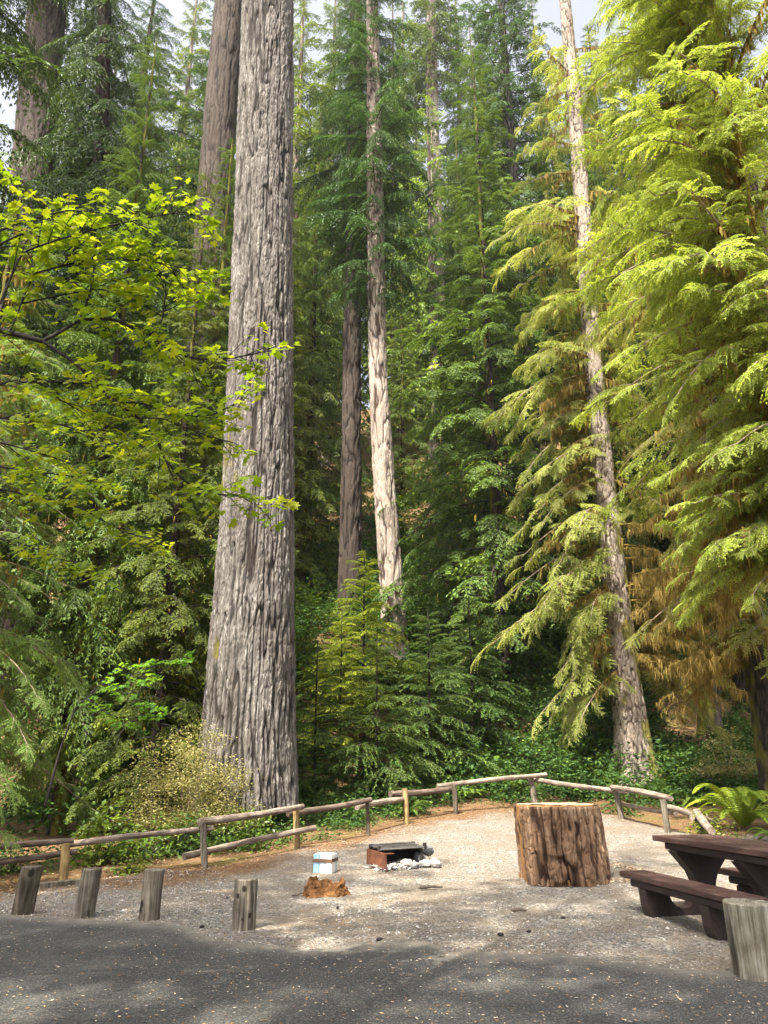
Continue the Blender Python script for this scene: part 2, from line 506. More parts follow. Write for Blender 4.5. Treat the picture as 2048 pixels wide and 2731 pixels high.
def trunk_mesh(name, ctrl, nu, nv, mat, amp=.03, cell=(.1, .4), flare=.25, fh=.8, seed=1, moss=None, kind='plate', roots=5, power=1.0):
    """ctrl rows (x,y,z,r), local; bark relief carved in the mesh"""
    pth = smooth_path(ctrl, nv)
    th = np.arange(nu) * 2 * np.pi / nu
    h = pth[:, 2] - pth[0, 2]
    r = pth[:, 3][:, None] * np.ones(nu)
    fl = np.exp(-h / fh)[:, None]
    ph = seed * 1.7
    r = r * (1 + flare * fl * (1 + .45 * np.sin(roots * th + ph)[None] + .25 * np.sin((roots + 2) * th + 2 * ph)[None]))
    c, s = np.cos(th)[None], np.sin(th)[None]
    q = np.stack([c * r, s * r, h[:, None] + 0 * r], -1)
    r = r * (1 + .05 * (fbm(q * .9, seed + 40) - .5))
    q = np.stack([c * r, s * r, h[:, None] + 0 * r], -1)
    wrp = (fbm(q * np.array([2.5, 2.5, 1.2]), seed + 9)[..., None] - .5) * np.array([1, 1, 1]) * cell[0] * 2.2
    wrp2 = (fbm(q * np.array([9, 9, 5]), seed + 19)[..., None] - .5) * cell[0] * 1.1
    if kind == 'ridge':                           # long meandering furrows that join and part, short cross cracks on the ridges
        k = .62 / cell[0]; kv = .62 / cell[1]
        n1 = np.abs(fbm(q * np.array([k, k, kv]) + wrp * 3, seed, 2) - .5)
        n2 = np.abs(fbm(q * np.array([k * 2.1, k * 2.1, kv * 1.5]) + 7, seed + 30, 2) - .5)
        g1, g2, idv = worley((q + wrp2) / np.array([cell[0] * .75, cell[0] * .75, cell[1] * .34]), seed + 70)
        cav = sstep(.004, .062, n1) * (.55 + .45 * sstep(.0, .05, n2)) * (.72 + .28 * sstep(.02, .2, g2 - g1))
        idv = .45 * idv + .55 * sstep(.0, .16, n1)
    else:
        pc = (q + wrp + wrp2) / np.array([cell[0], cell[0], cell[1]])
        f1, f2, idv = worley(pc, seed)
        cav = sstep(.03, .34, f2 - f1) ** power
    fine = fbm(q * np.array([32, 32, 4.5]), seed + 3, 3)
    hgt = cav * (.55 + .75 * idv) + .72 * (fine - .5)
    d = amp * (hgt - .6)
    rr = r + d
    V = np.stack([pth[:, 0][:, None] + c * rr, pth[:, 1][:, None] + s * rr, pth[:, 2][:, None] + 0 * rr], -1)
    cavc = np.clip(cav * .8 + .55 * (fine - .5) + .35 * (idv - .5), 0, 1)
    mb = MB()
    at = dict(cav=cavc.ravel())
    if moss is not None: at['moss'] = moss(th[None] + 0 * r, h[:, None] + 0 * r, q, cav).ravel()
    mb.add(V.reshape(-1, 3), grid_faces(nu, nv, True), 0, **at)
    return mb.mesh(name, [mat], True)

# ------------------------------------------------------------------ world, sun, camera
SUN_EL, SUN_AZ = R(60), math.atan2(-.479, -.878)      # the sun stands high behind the camera's left shoulder
sc = bpy.context.scene
w = bpy.data.worlds.new('World'); sc.world = w; w.use_nodes = True
wt = w.node_tree; wt.nodes.clear()
sky = wt.nodes.new('ShaderNodeTexSky'); sky.sky_type = 'NISHITA'; sky.sun_disc = False
sky.sun_elevation = SUN_EL; sky.sun_rotation = SUN_AZ; sky.air_density = .7; sky.dust_density = 8.0; sky.ozone_density = 1.0
bg = wt.nodes.new('ShaderNodeBackground'); bg.inputs[1].default_value = .13
wo = wt.nodes.new('ShaderNodeOutputWorld')
hs = wt.nodes.new('ShaderNodeHueSaturation'); hs.inputs['Saturation'].default_value = .45; hs.inputs['Value'].default_value = 1.12
wt.links.new(sky.outputs[0], hs.inputs['Color']); wt.links.new(hs.outputs[0], bg.inputs[0]); wt.links.new(bg.outputs[0], wo.inputs[0])
sun = bpy.data.lights.new('sun', 'SUN'); sun.energy = 5.0; sun.angle = R(.55); sun.color = (1, .92, .78)
so = bpy.data.objects.new('sun', sun); C.objects.link(so)
sd = Vector((math.sin(SUN_AZ) * math.cos(SUN_EL), math.cos(SUN_AZ) * math.cos(SUN_EL), math.sin(SUN_EL)))
so.rotation_euler = sd.to_track_quat('Z', 'Y').to_euler(); so.location = sd * 60
cam = bpy.data.cameras.new('camera'); co = bpy.data.objects.new('camera', cam); C.objects.link(co)
cam.sensor_fit = 'VERTICAL'; cam.sensor_height = 36; cam.lens = F_PX / 2731 * 36
cam.clip_start = .1; cam.clip_end = 2000
co.location = (0, 0, CAMZ); co.rotation_euler = (R(90) + PITCH, 0, 0)
sc.camera = co
sc.view_settings.view_transform = 'Standard'; sc.view_settings.look = 'None'
sc.view_settings.exposure = 1.8; sc.view_settings.gamma = 1
cy = sc.cycles
cy.max_bounces = 7; cy.diffuse_bounces = 4; cy.transmission_bounces = 4; cy.glossy_bounces = 2; cy.transparent_max_bounces = 4
cy.sample_clamp_indirect = 6.0
cy.caustics_reflective = False; cy.caustics_refractive = False
#SPLIT
# ------------------------------------------------------------------ ground
def mat_gravel():
    m, t, out = nt('gravel')
    v = coords(t, world=True)
    vo = N(t, 'ShaderNodeTexVoronoi'); vo.inputs['Scale'].default_value = 42; L(t, v, vo.inputs['Vector'])
    vo2 = N(t, 'ShaderNodeTexVoronoi'); vo2.inputs['Scale'].default_value = 95; L(t, v, vo2.inputs['Vector'])
    sep = N(t, 'ShaderNodeSeparateColor'); L(t, vo.outputs['Color'], sep.inputs[0])
    sep2 = N(t, 'ShaderNodeSeparateColor'); L(t, vo2.outputs['Color'], sep2.inputs[0])
    st = ramp(t, sep.outputs[0], [(0, (.07, .07, .072)), (.35, (.19, .185, .175)), (.7, (.29, .275, .25)), (1, (.52, .49, .45))])
    st2 = ramp(t, sep2.outputs[1], [(0, (.08, .072, .062)), (.5, (.22, .195, .165)), (1, (.40, .36, .31))])
    fine = noise(t, v, 60, 3); big = noise(t, v, .75, 4, .6); mid = noise(t, v, 3.1, 4, .6)
    col = mixc(t, ramp(t, mid, [(.42, (0, 0, 0)), (.6, (1, 1, 1))]), st, st2)
    dirt = ramp(t, fine, [(.3, (.14, .105, .072)), (.7, (.29, .23, .17))])
    col = mixc(t, ramp(t, big, [(.44, (0, 0, 0)), (.66, (.62, .62, .62))]), col, dirt)
    duff = ramp(t, noise(t, v, 75, 4, .7), [(.3, (.07, .036, .018)), (.5, (.19, .105, .055)), (.72, (.38, .25, .14))])
    ed = attr(t, 'edge')
    col = mixc(t, ed, col, duff)
    col = mixc(t, 1.0, col, (.70, .68, .645), 'MULTIPLY')
    dk = N(t, 'ShaderNodeMath', operation='MULTIPLY'); L(t, vo.outputs['Distance'], dk.inputs[0]); dk.inputs[1].default_value = -1
    ad = N(t, 'ShaderNodeMath', operation='ADD'); L(t, dk.outputs[0], ad.inputs[0]); L(t, fine, ad.inputs[1])
    bsdf(t, out, col, .9, bump(t, ad.outputs[0], .9, .025), .2)
    return m

def mat_asphalt():
    m, t, out = nt('asphalt')
    v = coords(t, world=True)
    vo = N(t, 'ShaderNodeTexVoronoi'); vo.inputs['Scale'].default_value = 120; L(t, v, vo.inputs['Vector'])
    sep = N(t, 'ShaderNodeSeparateColor'); L(t, vo.outputs['Color'], sep.inputs[0])
    col = ramp(t, sep.outputs[0], [(0, (.022, .023, .023)), (.55, (.042, .042, .041)), (.9, (.078, .076, .072)), (1, (.15, .14, .125))])
    col = mixc(t, 1.0, col, ramp(t, noise(t, v, 1.1, 5, .6), [(.3, (.78, .78, .8)), (.7, (1.25, 1.22, 1.15))]), 'MULTIPLY')
    dust = ramp(t, noise(t, v, 9, 5, .7), [(.3, (.10, .09, .075)), (.7, (.24, .215, .175))])
    col = mixc(t, attr(t, 'edge'), col, dust)
    bsdf(t, out, col, .88, bump(t, vo.outputs['Distance'], .5, .008), .25)
    return m

def mat_floor():
    m, t, out = nt('forest_floor')
    v = coords(t, world=True)
    n1 = noise(t, v, 55, 4, .7); n2 = noise(t, v, 1.4, 4, .6); n3 = noise(t, v, 9, 4, .65)
    duff = ramp(t, n1, [(.28, (.045, .026, .014)), (.5, (.14, .082, .042)), (.72, (.32, .215, .12))])
    moss = ramp(t, n3, [(.3, (.05, .06, .012)), (.7, (.20, .18, .05))])
    col = mixc(t, ramp(t, n2, [(.5, (0, 0, 0)), (.68, (.75, .75, .75))]), duff, moss)
    a = N(t, 'ShaderNodeMath', operation='ADD'); L(t, n1, a.inputs[0]); L(t, n3, a.inputs[1])
    bsdf(t, out, col, .95, bump(t, a.outputs[0], .8, .05), .1)
    return m

xs = np.concatenate([np.linspace(-160, -24, 35), np.linspace(-22, 24, 150), np.linspace(26, 160, 35)])
ys = np.concatenate([np.linspace(-60, 2, 25), np.linspace(2.5, 50, 160), np.linspace(52, 130, 50)])
X, Y_ = np.meshgrid(xs, ys)
mb = MB(); mb.add(np.stack([X, Y_, terrain(X, Y_)], -1).reshape(-1, 3), grid_faces(len(xs), len(ys)))
tag(mb.build('forest_floor', mat_floor(), smooth=True), kind='structure')

ae = np.array([G(*p)[:2] for p in [(-260, 2430), (-40, 2442), (185, 2458), (370, 2462), (512, 2478), (555, 2503), (680, 2525), (778, 2537), (1006, 2525), (1024, 2512), (1147, 2518), (1185, 2540), (1394, 2549), (1480, 2549), (1641, 2574), (1950, 2594), (2048, 2617), (2200, 2640)]])
def edge_y(x):
    x = np.asarray(x, float)
    return np.interp(x, ae[:, 0], ae[:, 1]) + (fbm(np.stack([x * 2.2, x * 0 + 3, x * 0], -1), 61) - .5) * .25 + (vnoise(np.stack([x * 14, x * 0, x * 0], -1), 62) - .5) * .05
gb = np.array([G(*p)[:2] for p in [(-500, 2440), (-60, 2392), (130, 2366), (350, 2334), (545, 2320), (700, 2292), (800, 2266), (980, 2234), (1080, 2202), (1213, 2174), (1415, 2158), (1540, 2160), (1650, 2176), (1775, 2206), (1870, 2222), (2000, 2262), (2200, 2330)]])
gb = gb[np.argsort(gb[:, 0])]
def back_y(x):
    x = np.asarray(x, float)
    return np.interp(x, gb[:, 0], gb[:, 1]) + (fbm(np.stack([x * 1.4, x * 0 + 8, x * 0], -1), 63) - .4) * .8

gx = np.linspace(-9, 9.5, 290)
tt = np.linspace(0, 1, 240)
XX = np.broadcast_to(gx[None], (240, 290))
y0, y1 = edge_y(gx) - .8, back_y(gx)
YY = y0[None] + (y1 - y0)[None] * tt[:, None]
dist = y1[None] - YY
nn = fbm(np.stack([XX * 1.1, YY * 1.1, XX * 0], -1), 71, 4)
ed = sstep(1.9, .0, dist + (nn - .5) * 2.6)
ed = np.maximum(ed, .75 * sstep(3.0, 1.2, np.hypot(XX + 3.0, (YY - 16.6) * .8) + (nn - .5) * 2))        # bark duff shed round the big trunk
ZZ = terrain(XX, YY) + .010 * sstep(0, .35, dist) + (fbm(np.stack([XX * 3, YY * 3, XX * 0], -1), 72) - .5) * .03 + .002
mb = MB(); mb.add(np.stack([XX, YY, ZZ], -1).reshape(-1, 3), grid_faces(290, 240), 0, edge=ed.ravel())
tag(mb.build('gravel', mat_gravel(), smooth=True), kind='structure')

ax_ = np.linspace(-12, 13, 320)
tt = np.concatenate([np.linspace(0, 1.2, 26), np.linspace(1.4, 30, 60)])
XX = np.broadcast_to(ax_[None], (len(tt), 320)); e = edge_y(ax_)
YY = e[None] - tt[:, None]
ed = .85 * sstep(.55, 0, tt)[:, None] * np.ones(320) * (.5 + .8 * fbm(np.stack([XX * 3, YY * 3, XX * 0], -1), 77))
ZZ = terrain(XX, YY) + .012 + .022 * sstep(0, .12, tt)[:, None]
mb = MB(); mb.add(np.stack([XX, YY, ZZ], -1).reshape(-1, 3), grid_faces(320, len(tt)), 0, edge=np.clip(ed, 0, 1).ravel())
tag(mb.build('parking_asphalt', mat_asphalt(), smooth=True), kind='structure')
ASPH = .034
def gz(x, y):
    """height of the walking surface at a point"""
    return tz(x, y) + (ASPH if y < float(edge_y(np.array([x]))[0]) else .008)

# loose stones on the gravel and needles on the asphalt: nobody could count them
def pebbles(n, rg):
    x = rg.uniform(-7.5, 8.5, n); lo = edge_y(x) - .25; hi = back_y(x)
    y = lo + (hi - lo) * rg.uniform(0, 1, n) ** 1.5
    keep = fbm(np.stack([x * .9, y * .9, x * 0], -1), 81) + rg.normal(0, .1, n) > .44
    x, y = x[keep], y[keep]; n = len(x)
    s = rg.uniform(.006, .013, n) * (1 + (rg.uniform(0, 1, n) > .97) * rg.uniform(.3, 1.6, n))
    o = np.array([[1, 0, 0], [-1, 0, 0], [0, 1, 0], [0, -1, 0], [0, 0, .75], [0, 0, -.4]])
    V = o[None] * rg.uniform(.55, 1.25, (n, 6, 1)) + rg.normal(0, .12, (n, 6, 3))
    a = rg.uniform(0, 6.28, n); ca, sa = np.cos(a)[:, None], np.sin(a)[:, None]
    V = np.stack([V[..., 0] * ca - V[..., 1] * sa, V[..., 0] * sa + V[..., 1] * ca, V[..., 2]], -1) * s[:, None, None]
    z = terrain(x, y) + .014
    V = V + np.stack([x, y, z], -1)[:, None]
    f = np.array([[0, 2, 4], [2, 1, 4], [1, 3, 4], [3, 0, 4], [2, 0, 5], [1, 2, 5], [3, 1, 5], [0, 3, 5]])
    return V.reshape(-1, 3), (f[None] + np.arange(n)[:, None, None] * 6).reshape(-1, 3), np.repeat(rg.uniform(0, 1, n), 6)

def var_mat(name, stops, rough=.9):
    m, t, out = nt(name)
    bsdf(t, out, ramp(t, attr(t, 'var'), stops), rough, None, .2)
    return m
V, Fq, tv = pebbles(42000, rng)
mb = MB(); mb.add(V, Fq, 0, var=tv)
tag(mb.build('gravel_stones', var_mat('stone', [(0, (.06, .06, .06)), (.4, (.18, .175, .165)), (.75, (.27, .255, .235)), (1, (.44, .42, .38))])), kind='stuff', label='loose grey and cream gravel stones over the campsite floor')

def litter(n, rg, xa, xb, fy0, fy1, ln, wd, zoff):
    x = rg.uniform(xa, xb, n); a = fy0(x); b = fy1(x)
    y = a + (b - a) * rg.uniform(0, 1, n)
    th = rg.uniform(0, np.pi, n)
    d = np.stack([np.cos(th), np.sin(th), rg.normal(0, .12, n)], -1)
    p = np.stack([x, y, terrain(x, y) + zoff], -1)
    nr = UP + rg.normal(0, .2, (n, 3))
    return leaf_quads(p, d, rg.uniform(.4, 1.3, n) * ln, wd * rg.uniform(.6, 1.4, n), nr, 0, .5)
mb = MB()
V, Fq = litter(5200, rng, -6.5, 6.5, lambda x: x * 0 + 4.6, edge_y, .03, .010, ASPH + .006)
mb.add(V, Fq, 0, var=np.repeat(rng.uniform(.25, 1, len(Fq)), 4))
V, Fq = litter(9000, rng, -7.5, 9, lambda x: edge_y(x), lambda x: back_y(x) + 1.2, .045, .012, .022)
mb.add(V, Fq, 0, var=np.repeat(rng.uniform(0, .9, len(Fq)), 4))
th = rng.uniform(0, 6.28, 1500); rr_ = .64 + np.abs(rng.normal(0, .16, 1500)); lx, ly = 2.93 + np.cos(th) * rr_, 12.2 + np.sin(th) * rr_
V, Fq = leaf_quads(np.stack([lx, ly, terrain(lx, ly) + .024], -1), np.stack([np.cos(th * 7), np.sin(th * 7), rng.normal(0, .15, 1500)], -1), rng.uniform(.02, .07, 1500), .02, UP + rng.normal(0, .25, (1500, 3)), 0, .5)
mb.add(V, Fq, 0, var=np.repeat(rng.uniform(.35, 1, len(Fq)), 4))
V, Fq = litter(16000, rng, -7.5, 10, lambda x: back_y(x) - 1.8, lambda x: back_y(x) + 3, .06, .016, .028)
mb.add(V, Fq, 0, var=np.repeat(rng.uniform(0, .7, len(Fq)), 4))
tag(mb.build('needle_litter', var_mat('litter', [(0, (.06, .03, .015)), (.4, (.20, .11, .05)), (.7, (.36, .26, .15)), (1, (.55, .50, .40))])), kind='stuff', label='fallen needles and bud scales strewn over asphalt and gravel')

# ------------------------------------------------------------------ bollards
M['grey_wood'] = wood_mat('grey_wood', (.028, .023, .017), (.135, .118, .09), (.31, .28, .225))
M['old_wood'] = wood_mat('old_wood', (.018, .014, .010), (.085, .07, .05), (.21, .18, .135))
M['tan_wood'] = wood_mat('tan_wood', (.12, .082, .035), (.27, .19, .085), (.38, .29, .15))
M['silver_wood'] = wood_mat('silver_wood', (.05, .045, .028), (.17, .155, .115), (.36, .345, .295))
M['rail_wood'] = wood_mat('rail_wood', (.045, .033, .025), (.19, .15, .12), (.38, .335, .285), 'x')
M['dark_rail'] = wood_mat('dark_rail', (.035, .024, .018), (.10, .075, .058), (.20, .16, .13), 'x')

def bollard(px, py, top, wpx, lean, label, mat, seed, square=0., knots=()):
    g = G(px, py); g[2] = gz(g[0], g[1]) - .03
    dep = g[1] * CP + (g[2] - CAMZ) * SP
    r = wpx / 2 * dep / F_PX
    d = ray(px, top); hh = CAMZ + d[2] * g[1] / d[1] - g[2]
    nu, nv = 56, 60
    th = np.arange(nu) * 2 * np.pi / nu
    zz = np.concatenate([np.linspace(0, hh - .012, nv - 4), [hh - .006, hh, hh, hh + .004]])
    q = np.stack([np.cos(th)[None] * r + 0 * zz[:, None], np.sin(th)[None] * r + 0 * zz[:, None], zz[:, None] + 0 * th], -1)
    sq = 1 + square * (np.cos(4 * (th + .5)) * -.09)
    crack = sstep(.10, 0, np.abs(fbm(q * np.array([9, 9, .8]), seed + 2) - .5)) * sstep(.45, .6, fbm(q * np.array([4, 4, 1.5]), seed + 3))
    rr = r * sq[None] * (1 + .05 * (fbm(q * np.array([5, 5, .7]), seed) - .5) + .05 * (fbm(q * np.array([14, 14, 1.2]), seed + 1) - .5)) - .014 * crack
    rr *= (1 + .05 * np.exp(-zz / .06))[:, None]
    rr[-3] *= .94; rr[-2] *= .55; rr[-1] *= .05
    zt = zz[:, None] + 0 * th + (.012 * (vnoise(q * 22, seed + 7) - .5)) * (zz[:, None] > hh - .01)
    V = np.stack([np.cos(th) * rr + lean * zz[:, None], np.sin(th) * rr, zt], -1)
    kn = np.clip(crack * .9, 0, .9)
    for kx, kz, ks in knots:                      # kx across the face towards the camera (-1..1), kz height share
        a = -np.pi / 2 + kx * 1.2
        kn = np.maximum(kn, sstep(1.25, .75, np.hypot((np.abs((th[None] - a + np.pi) % (2 * np.pi) - np.pi)) * r / ks, (zz[:, None] - kz * hh) / (ks * 1.25))))
    o = MB().add(V.reshape(-1, 3), grid_faces(nu, nv, True), 0, knot=kn.ravel()).build('bollard', mat, loc=g, smooth=True)
    return tag(o, label, 'bollard', 'wooden bollards along the asphalt edge')
bollard(58, 2440, 2310, 55, .09, 'dark cracked wooden bollard leaning right, nearest the left edge of the photo', M['old_wood'], 3, 0, [(.35, .88, .035)])
bollard(222, 2447, 2316, 52, .08, 'half sunlit wooden bollard leaning right, in front of the tan fence post', M['grey_wood'], 13)
bollard(397, 2455, 2318, 54, .03, 'weathered wooden bollard with a dark hole low on its left side', M['grey_wood'], 23, 0, [(-.7, .36, .035), (-.75, .25, .03)])
bollard(649, 2481, 2344, 57, .005, 'squarish wooden bollard with round dark knots, standing alone in front of the gravel', M['grey_wood'], 33, 1., [(.02, .84, .026), (-.55, .70, .02), (.6, .34, .024), (0, .28, .012)])
bollard(2026, 2618, 2404, 128, -.02, 'thick pale grey bollard in front of the picnic table, cut by the right edge', M['silver_wood'], 43)

# ------------------------------------------------------------------ fence
B0 = np.array([0, 0, 0.])
fence = thing('rail_fence', G(1080, 2200), 'low log rail fence of short posts and single round rails around the gravel pad', 'fence')
FB = np.array(fence.location)
def post(pxt, top, pxb, base, wpx, mat, seed):
    g = G(pxb, base); g[2] -= .06
    dep = g[1] * CP + (g[2] - CAMZ) * SP
    r = wpx / 2 * dep / F_PX
    t = P(pxt, top, g[1])
    n = 14; k = 18
    q = np.linspace(0, 1, n)[:, None]
    pts = (g + (t - g) * q) - g
    V, F = tube(pts, r, k, True)
    V = V.reshape(n, k, 3)
    c = pts[:, None]
    th = np.arange(k)
    wob = 1 + .10 * (fbm(np.stack([np.cos(th * 6.283 / k)[None] * 2 + 0 * q, np.sin(th * 6.283 / k)[None] * 2 + 0 * q, q * 2 + 0 * th], -1), seed) - .5)
    V = c + (V - c) * wob[..., None]
    o = MB().add(V.reshape(-1, 3), F, 0).build('post', mat, fence, g - FB)
    return g[1]
def rail(x0, y0, Y0, x1, y1, Y1, wpx, mat, seed):
    a, b = P(x0, y0, Y0), P(x1, y1, Y1)
    dep = (Y0 + Y1) / 2 * CP
    r = wpx / 2 * dep / F_PX
    n, k = 24, 14
    ln = np.linalg.norm(b - a)
    e = (b - a) / ln
    f = nrmz(np.cross(UP, e)); u = np.cross(e, f)
    q = np.linspace(0, 1, n)
    th = np.arange(k) * 2 * np.pi / k
    nz = fbm(np.stack([np.cos(th)[None] + 0 * q[:, None], np.sin(th)[None] + 0 * q[:, None], q[:, None] * ln * 1.5 + 0 * th], -1), seed)
    rr = r * (1 + .35 * (nz - .5)) * (1.06 - .12 * q[:, None])
    bow = .02 * np.sin(np.pi * q) * (1 if seed % 2 else -1)
    V = np.stack([(q * ln)[:, None] + 0 * th, rr * np.cos(th), rr * np.sin(th) + bow[:, None]], -1)
    V = V.reshape(-1, 3)
    F = [tuple(z) for z in grid_faces(k, n, True)] + [tuple(range(k))[::-1], tuple(range((n - 1) * k, n * k))]
    o = MB().add(V, F, 0).build('rail', mat, fence, a - FB)
    from mathutils import Matrix
    o.rotation_euler = Matrix((e, f, u)).transposed().to_euler()
yA = post(176, 2250, 168, 2360, 23, M['tan_wood'], 1)
yB = post(541, 2199, 547, 2316, 18, M['grey_wood'], 2)
yC = post(789, 2160, 793, 2264, 17, M['tan_wood'], 3)
yD = post(979, 2139, 982, 2230, 11, M['old_wood'], 4)
yE = post(1080, 2103, 1085, 2198, 15, M['tan_wood'], 5)
yF = post(1211, 2093, 1216, 2172, 13, M['old_wood'], 6)
yG = post(1415, 2073, 1429, 2152, 16, M['grey_wood'], 7)
yH = post(1641, 2105, 1660, 2185, 15, M['grey_wood'], 8)
yI = post(1768, 2133, 1782, 2222, 17, M['grey_wood'], 9)
yJ = post(1860, 2170, 1872, 2234, 20, M['old_wood'], 10)
rail(-120, 2274, yA - .4, 197, 2242, yA + .14, 16, M['dark_rail'], 1)
rail(-120, 2308, yA - .2, 205, 2271, yA + .14, 16, M['dark_rail'], 2)
rail(163, 2255, yA + .2, 568, 2209, yB + .16, 15, M['rail_wood'], 3)
rail(533, 2193, yB, 807, 2151, yC, 17, M['rail_wood'], 4)
rail(491, 2285, yB + .14, 841, 2208, yC + .12, 15, M['rail_wood'], 5)
rail(768, 2170, yC + .14, 988, 2133, yD, 15, M['dark_rail'], 6)
rail(952, 2152, yD + .13, 1078, 2132, yE + .05, 15, M['rail_wood'], 7)
rail(1041, 2118, yE + .14, 1207, 2104, yF + .1, 15, M['dark_rail'], 8)
rail(1165, 2097, yF + .02, 1457, 2066, yG, 12, M['rail_wood'], 9)
rail(1424, 2079, yG + .12, 1674, 2112, yH + .12, 13, M['rail_wood'], 10)
rail(1633, 2100, yH, 1789, 2130, yI, 15, M['rail_wood'], 11)
rail(1655, 2143, yH + .10, 1803, 2171, yI + .10, 11, M['rail_wood'], 12)
rail(1774, 2151, yI + .10, 1862, 2179, yJ + .05, 14, M['rail_wood'], 13)
rail(1857, 2166, yJ + .1, 1897, 2216, yJ - 1.6, 20, M['rail_wood'], 14)
rail(1846, 2180, yJ - .05, 1898, 2191, yJ + .8, 14, M['rail_wood'], 15)

# grey board edging the gravel on the left
e0, e1 = G(96, 2372), G(232, 2358)
V, Fq = box((e0 + e1) / 2 * 0 + np.array([0, 0, .03]), np.linalg.norm(e1 - e0), .09, .10, nrmz(np.array([e1 - e0, np.cross(UP, e1 - e0), UP])), .01)
tag(MB().add(V, Fq).build('edging_board', M['grey_wood'], loc=(e0 + e1) / 2), 'grey timber board lying flat along the gravel edge behind the bollards', 'board')

# ------------------------------------------------------------------ big log round
M['round_bark'] = bark_mat('round_bark', (.026, .014, .009), (.17, .105, .064), (.37, .29, .21), palef=.7, sc=16, stretch=.12)
M['fresh_wood'] = wood_mat('fresh_wood', (.15, .066, .022), (.29, .145, .05), (.42, .26, .12), knots=True, sc=14)
def mat_cut():
    m, t, out = nt('cut_wood')
    wv = N(t, 'ShaderNodeTexWave', wave_type='RINGS', rings_direction='Z'); wv.inputs['Scale'].default_value = 9; wv.inputs['Distortion'].default_value = 2.5; wv.inputs['Detail'].default_value = 3
    L(t, coords(t), wv.inputs[0])
    col = ramp(t, wv.outputs[0], [(.1, (.30, .23, .15)), (.9, (.46, .38, .28))])
    col = mixc(t, ramp(t, noise(t, coords(t), 6, 4), [(.45, (0, 0, 0)), (.7, (.7, .7, .7))]), col, (.30, .17, .07))
    bsdf(t, out, col, .9, bump(t, wv.outputs[0], .3, .01), .15)
    return m
g = G(1531, 2368); g = np.array([g[0], g[1] + .58, 0]); g[2] = gz(g[0], g[1]) - .02
root = thing('log_round', g, 'huge cut log round with furrowed bark, standing on the gravel beside the table', 'log')
dep = g[1] * CP - CAMZ * SP * .6
RR = 238 / 2 * dep / F_PX
top_h = (CAMZ + ray(1500, 2152)[2] * (g[1] - RR) / ray(1500, 2152)[1]) - g[2]
nu, nv = 300, 110
th = np.arange(nu) * 2 * np.pi / nu
zz = np.linspace(0, top_h, nv)
q = np.stack([np.cos(th)[None] * RR + 0 * zz[:, None], np.sin(th)[None] * RR + 0 * zz[:, None], zz[:, None] + 0 * th], -1)
outl = RR * (1 + .035 * np.sin(2 * th + .6) + .02 * np.sin(5 * th + 2) + .014 * np.sin(9 * th))
lean = -.075 * (zz / top_h)
gap = np.exp(-(((th - (np.pi + .07) + np.pi) % (2 * np.pi) - np.pi) / .42) ** 6)       # where the bark has come off
n1 = np.abs(fbm(q * np.array([8.5, 8.5, .8]) + (fbm(q * 2.2, 5)[..., None] - .5) * .9, 31, 3) - .5)
n2 = np.abs(fbm(q * np.array([15, 15, 3.2]), 37, 2) - .5)
f1, f2, idv = worley((q + (fbm(q * 9, 6)[..., None] - .5) * .09) / np.array([.08, .08, .21]), 33)
cav = sstep(.004, .07, n1) * (.6 + .4 * sstep(0, .05, n2)) * (.86 + .14 * sstep(.02, .2, f2 - f1))
idv = .5 * idv + .5 * sstep(0, .16, n1)
fine = fbm(q * np.array([30, 30, 5]), 8, 3)
rot = .8 * sstep(.60, .68, fbm(q * np.array([3.4, 3.4, 2.2]) + 3.3, 12, 3)) * sstep(.75, .25, zz / top_h)[:, None] * sstep(-.2, .5, np.cos(th - 5.1))[None]
rr = outl[None] * (1 - .035 * (zz / top_h)[:, None]) + .042 * (cav * (.5 + .8 * idv) - .6) + .035 * (fine - .5) - .06 * rot
bk = sstep(.03, .0, top_h - zz)[:, None] * .02
rr = rr - bk - .135 * gap[None] * (1 + 0 * rr)
V = np.stack([np.cos(th) * rr + lean[:, None], np.sin(th) * rr, zz[:, None] + 0 * th], -1)
cavc = np.clip(cav * .75 + .4 * (fine - .5) + .3 * (idv - .5) - .5 * rot, 0, 1)
MB().add(V.reshape(-1, 3), grid_faces(nu, nv, True), 0, cav=cavc.ravel()).build('bark', M['round_bark'], root, smooth=True)
# wood: core with cut top, and the bare slab where the bark is gone
nv2 = 60; z2 = np.linspace(0, top_h + .012, nv2); l2 = -.075 * z2 / top_h
q2 = np.stack([np.cos(th)[None] * RR + 0 * z2[:, None], np.sin(th)[None] * RR + 0 * z2[:, None], z2[:, None] + 0 * th], -1)
r2 = (outl * (1 - .035 * (z2 / top_h)[:, None]) - .055 - .02 * gap[None]) * (1 + .03 * (fbm(q2 * np.array([5, 5, .8]), 15) - .5))
r2[-1] *= .985
V = np.stack([np.cos(th) * r2 + l2[:, None], np.sin(th) * r2, z2[:, None] + 0 * th], -1)
kn = np.zeros((nv2, nu))
for a, zk, ks in ((np.pi + .12, .68, .045), (np.pi + .02, .76, .04), (np.pi + .3, .2, .025)):
    kn = np.maximum(kn, sstep(1.3, .6, np.hypot((th[None] - a) * RR / ks, (z2[:, None] - zk * top_h) / (ks * 1.6))))
MB().add(V.reshape(-1, 3), grid_faces(nu, nv2, True), 0, knot=kn.ravel()).build('bare_wood', M['fresh_wood'], root, smooth=True)
k = 22; rs = np.linspace(1, .02, k)
Vt = np.stack([np.cos(th)[None] * (r2[-1] * rs[:, None]) + l2[-1], np.sin(th)[None] * (r2[-1] * rs[:, None]), np.zeros((k, nu)) + top_h + .014], -1)
Vt[..., 2] += .035 * (fbm(np.stack([Vt[..., 0] * 2.5, Vt[..., 1] * 2.5, 0 * Vt[..., 0]], -1), 18) - .5) + .012 * (vnoise(Vt * 22, 19) - .5)
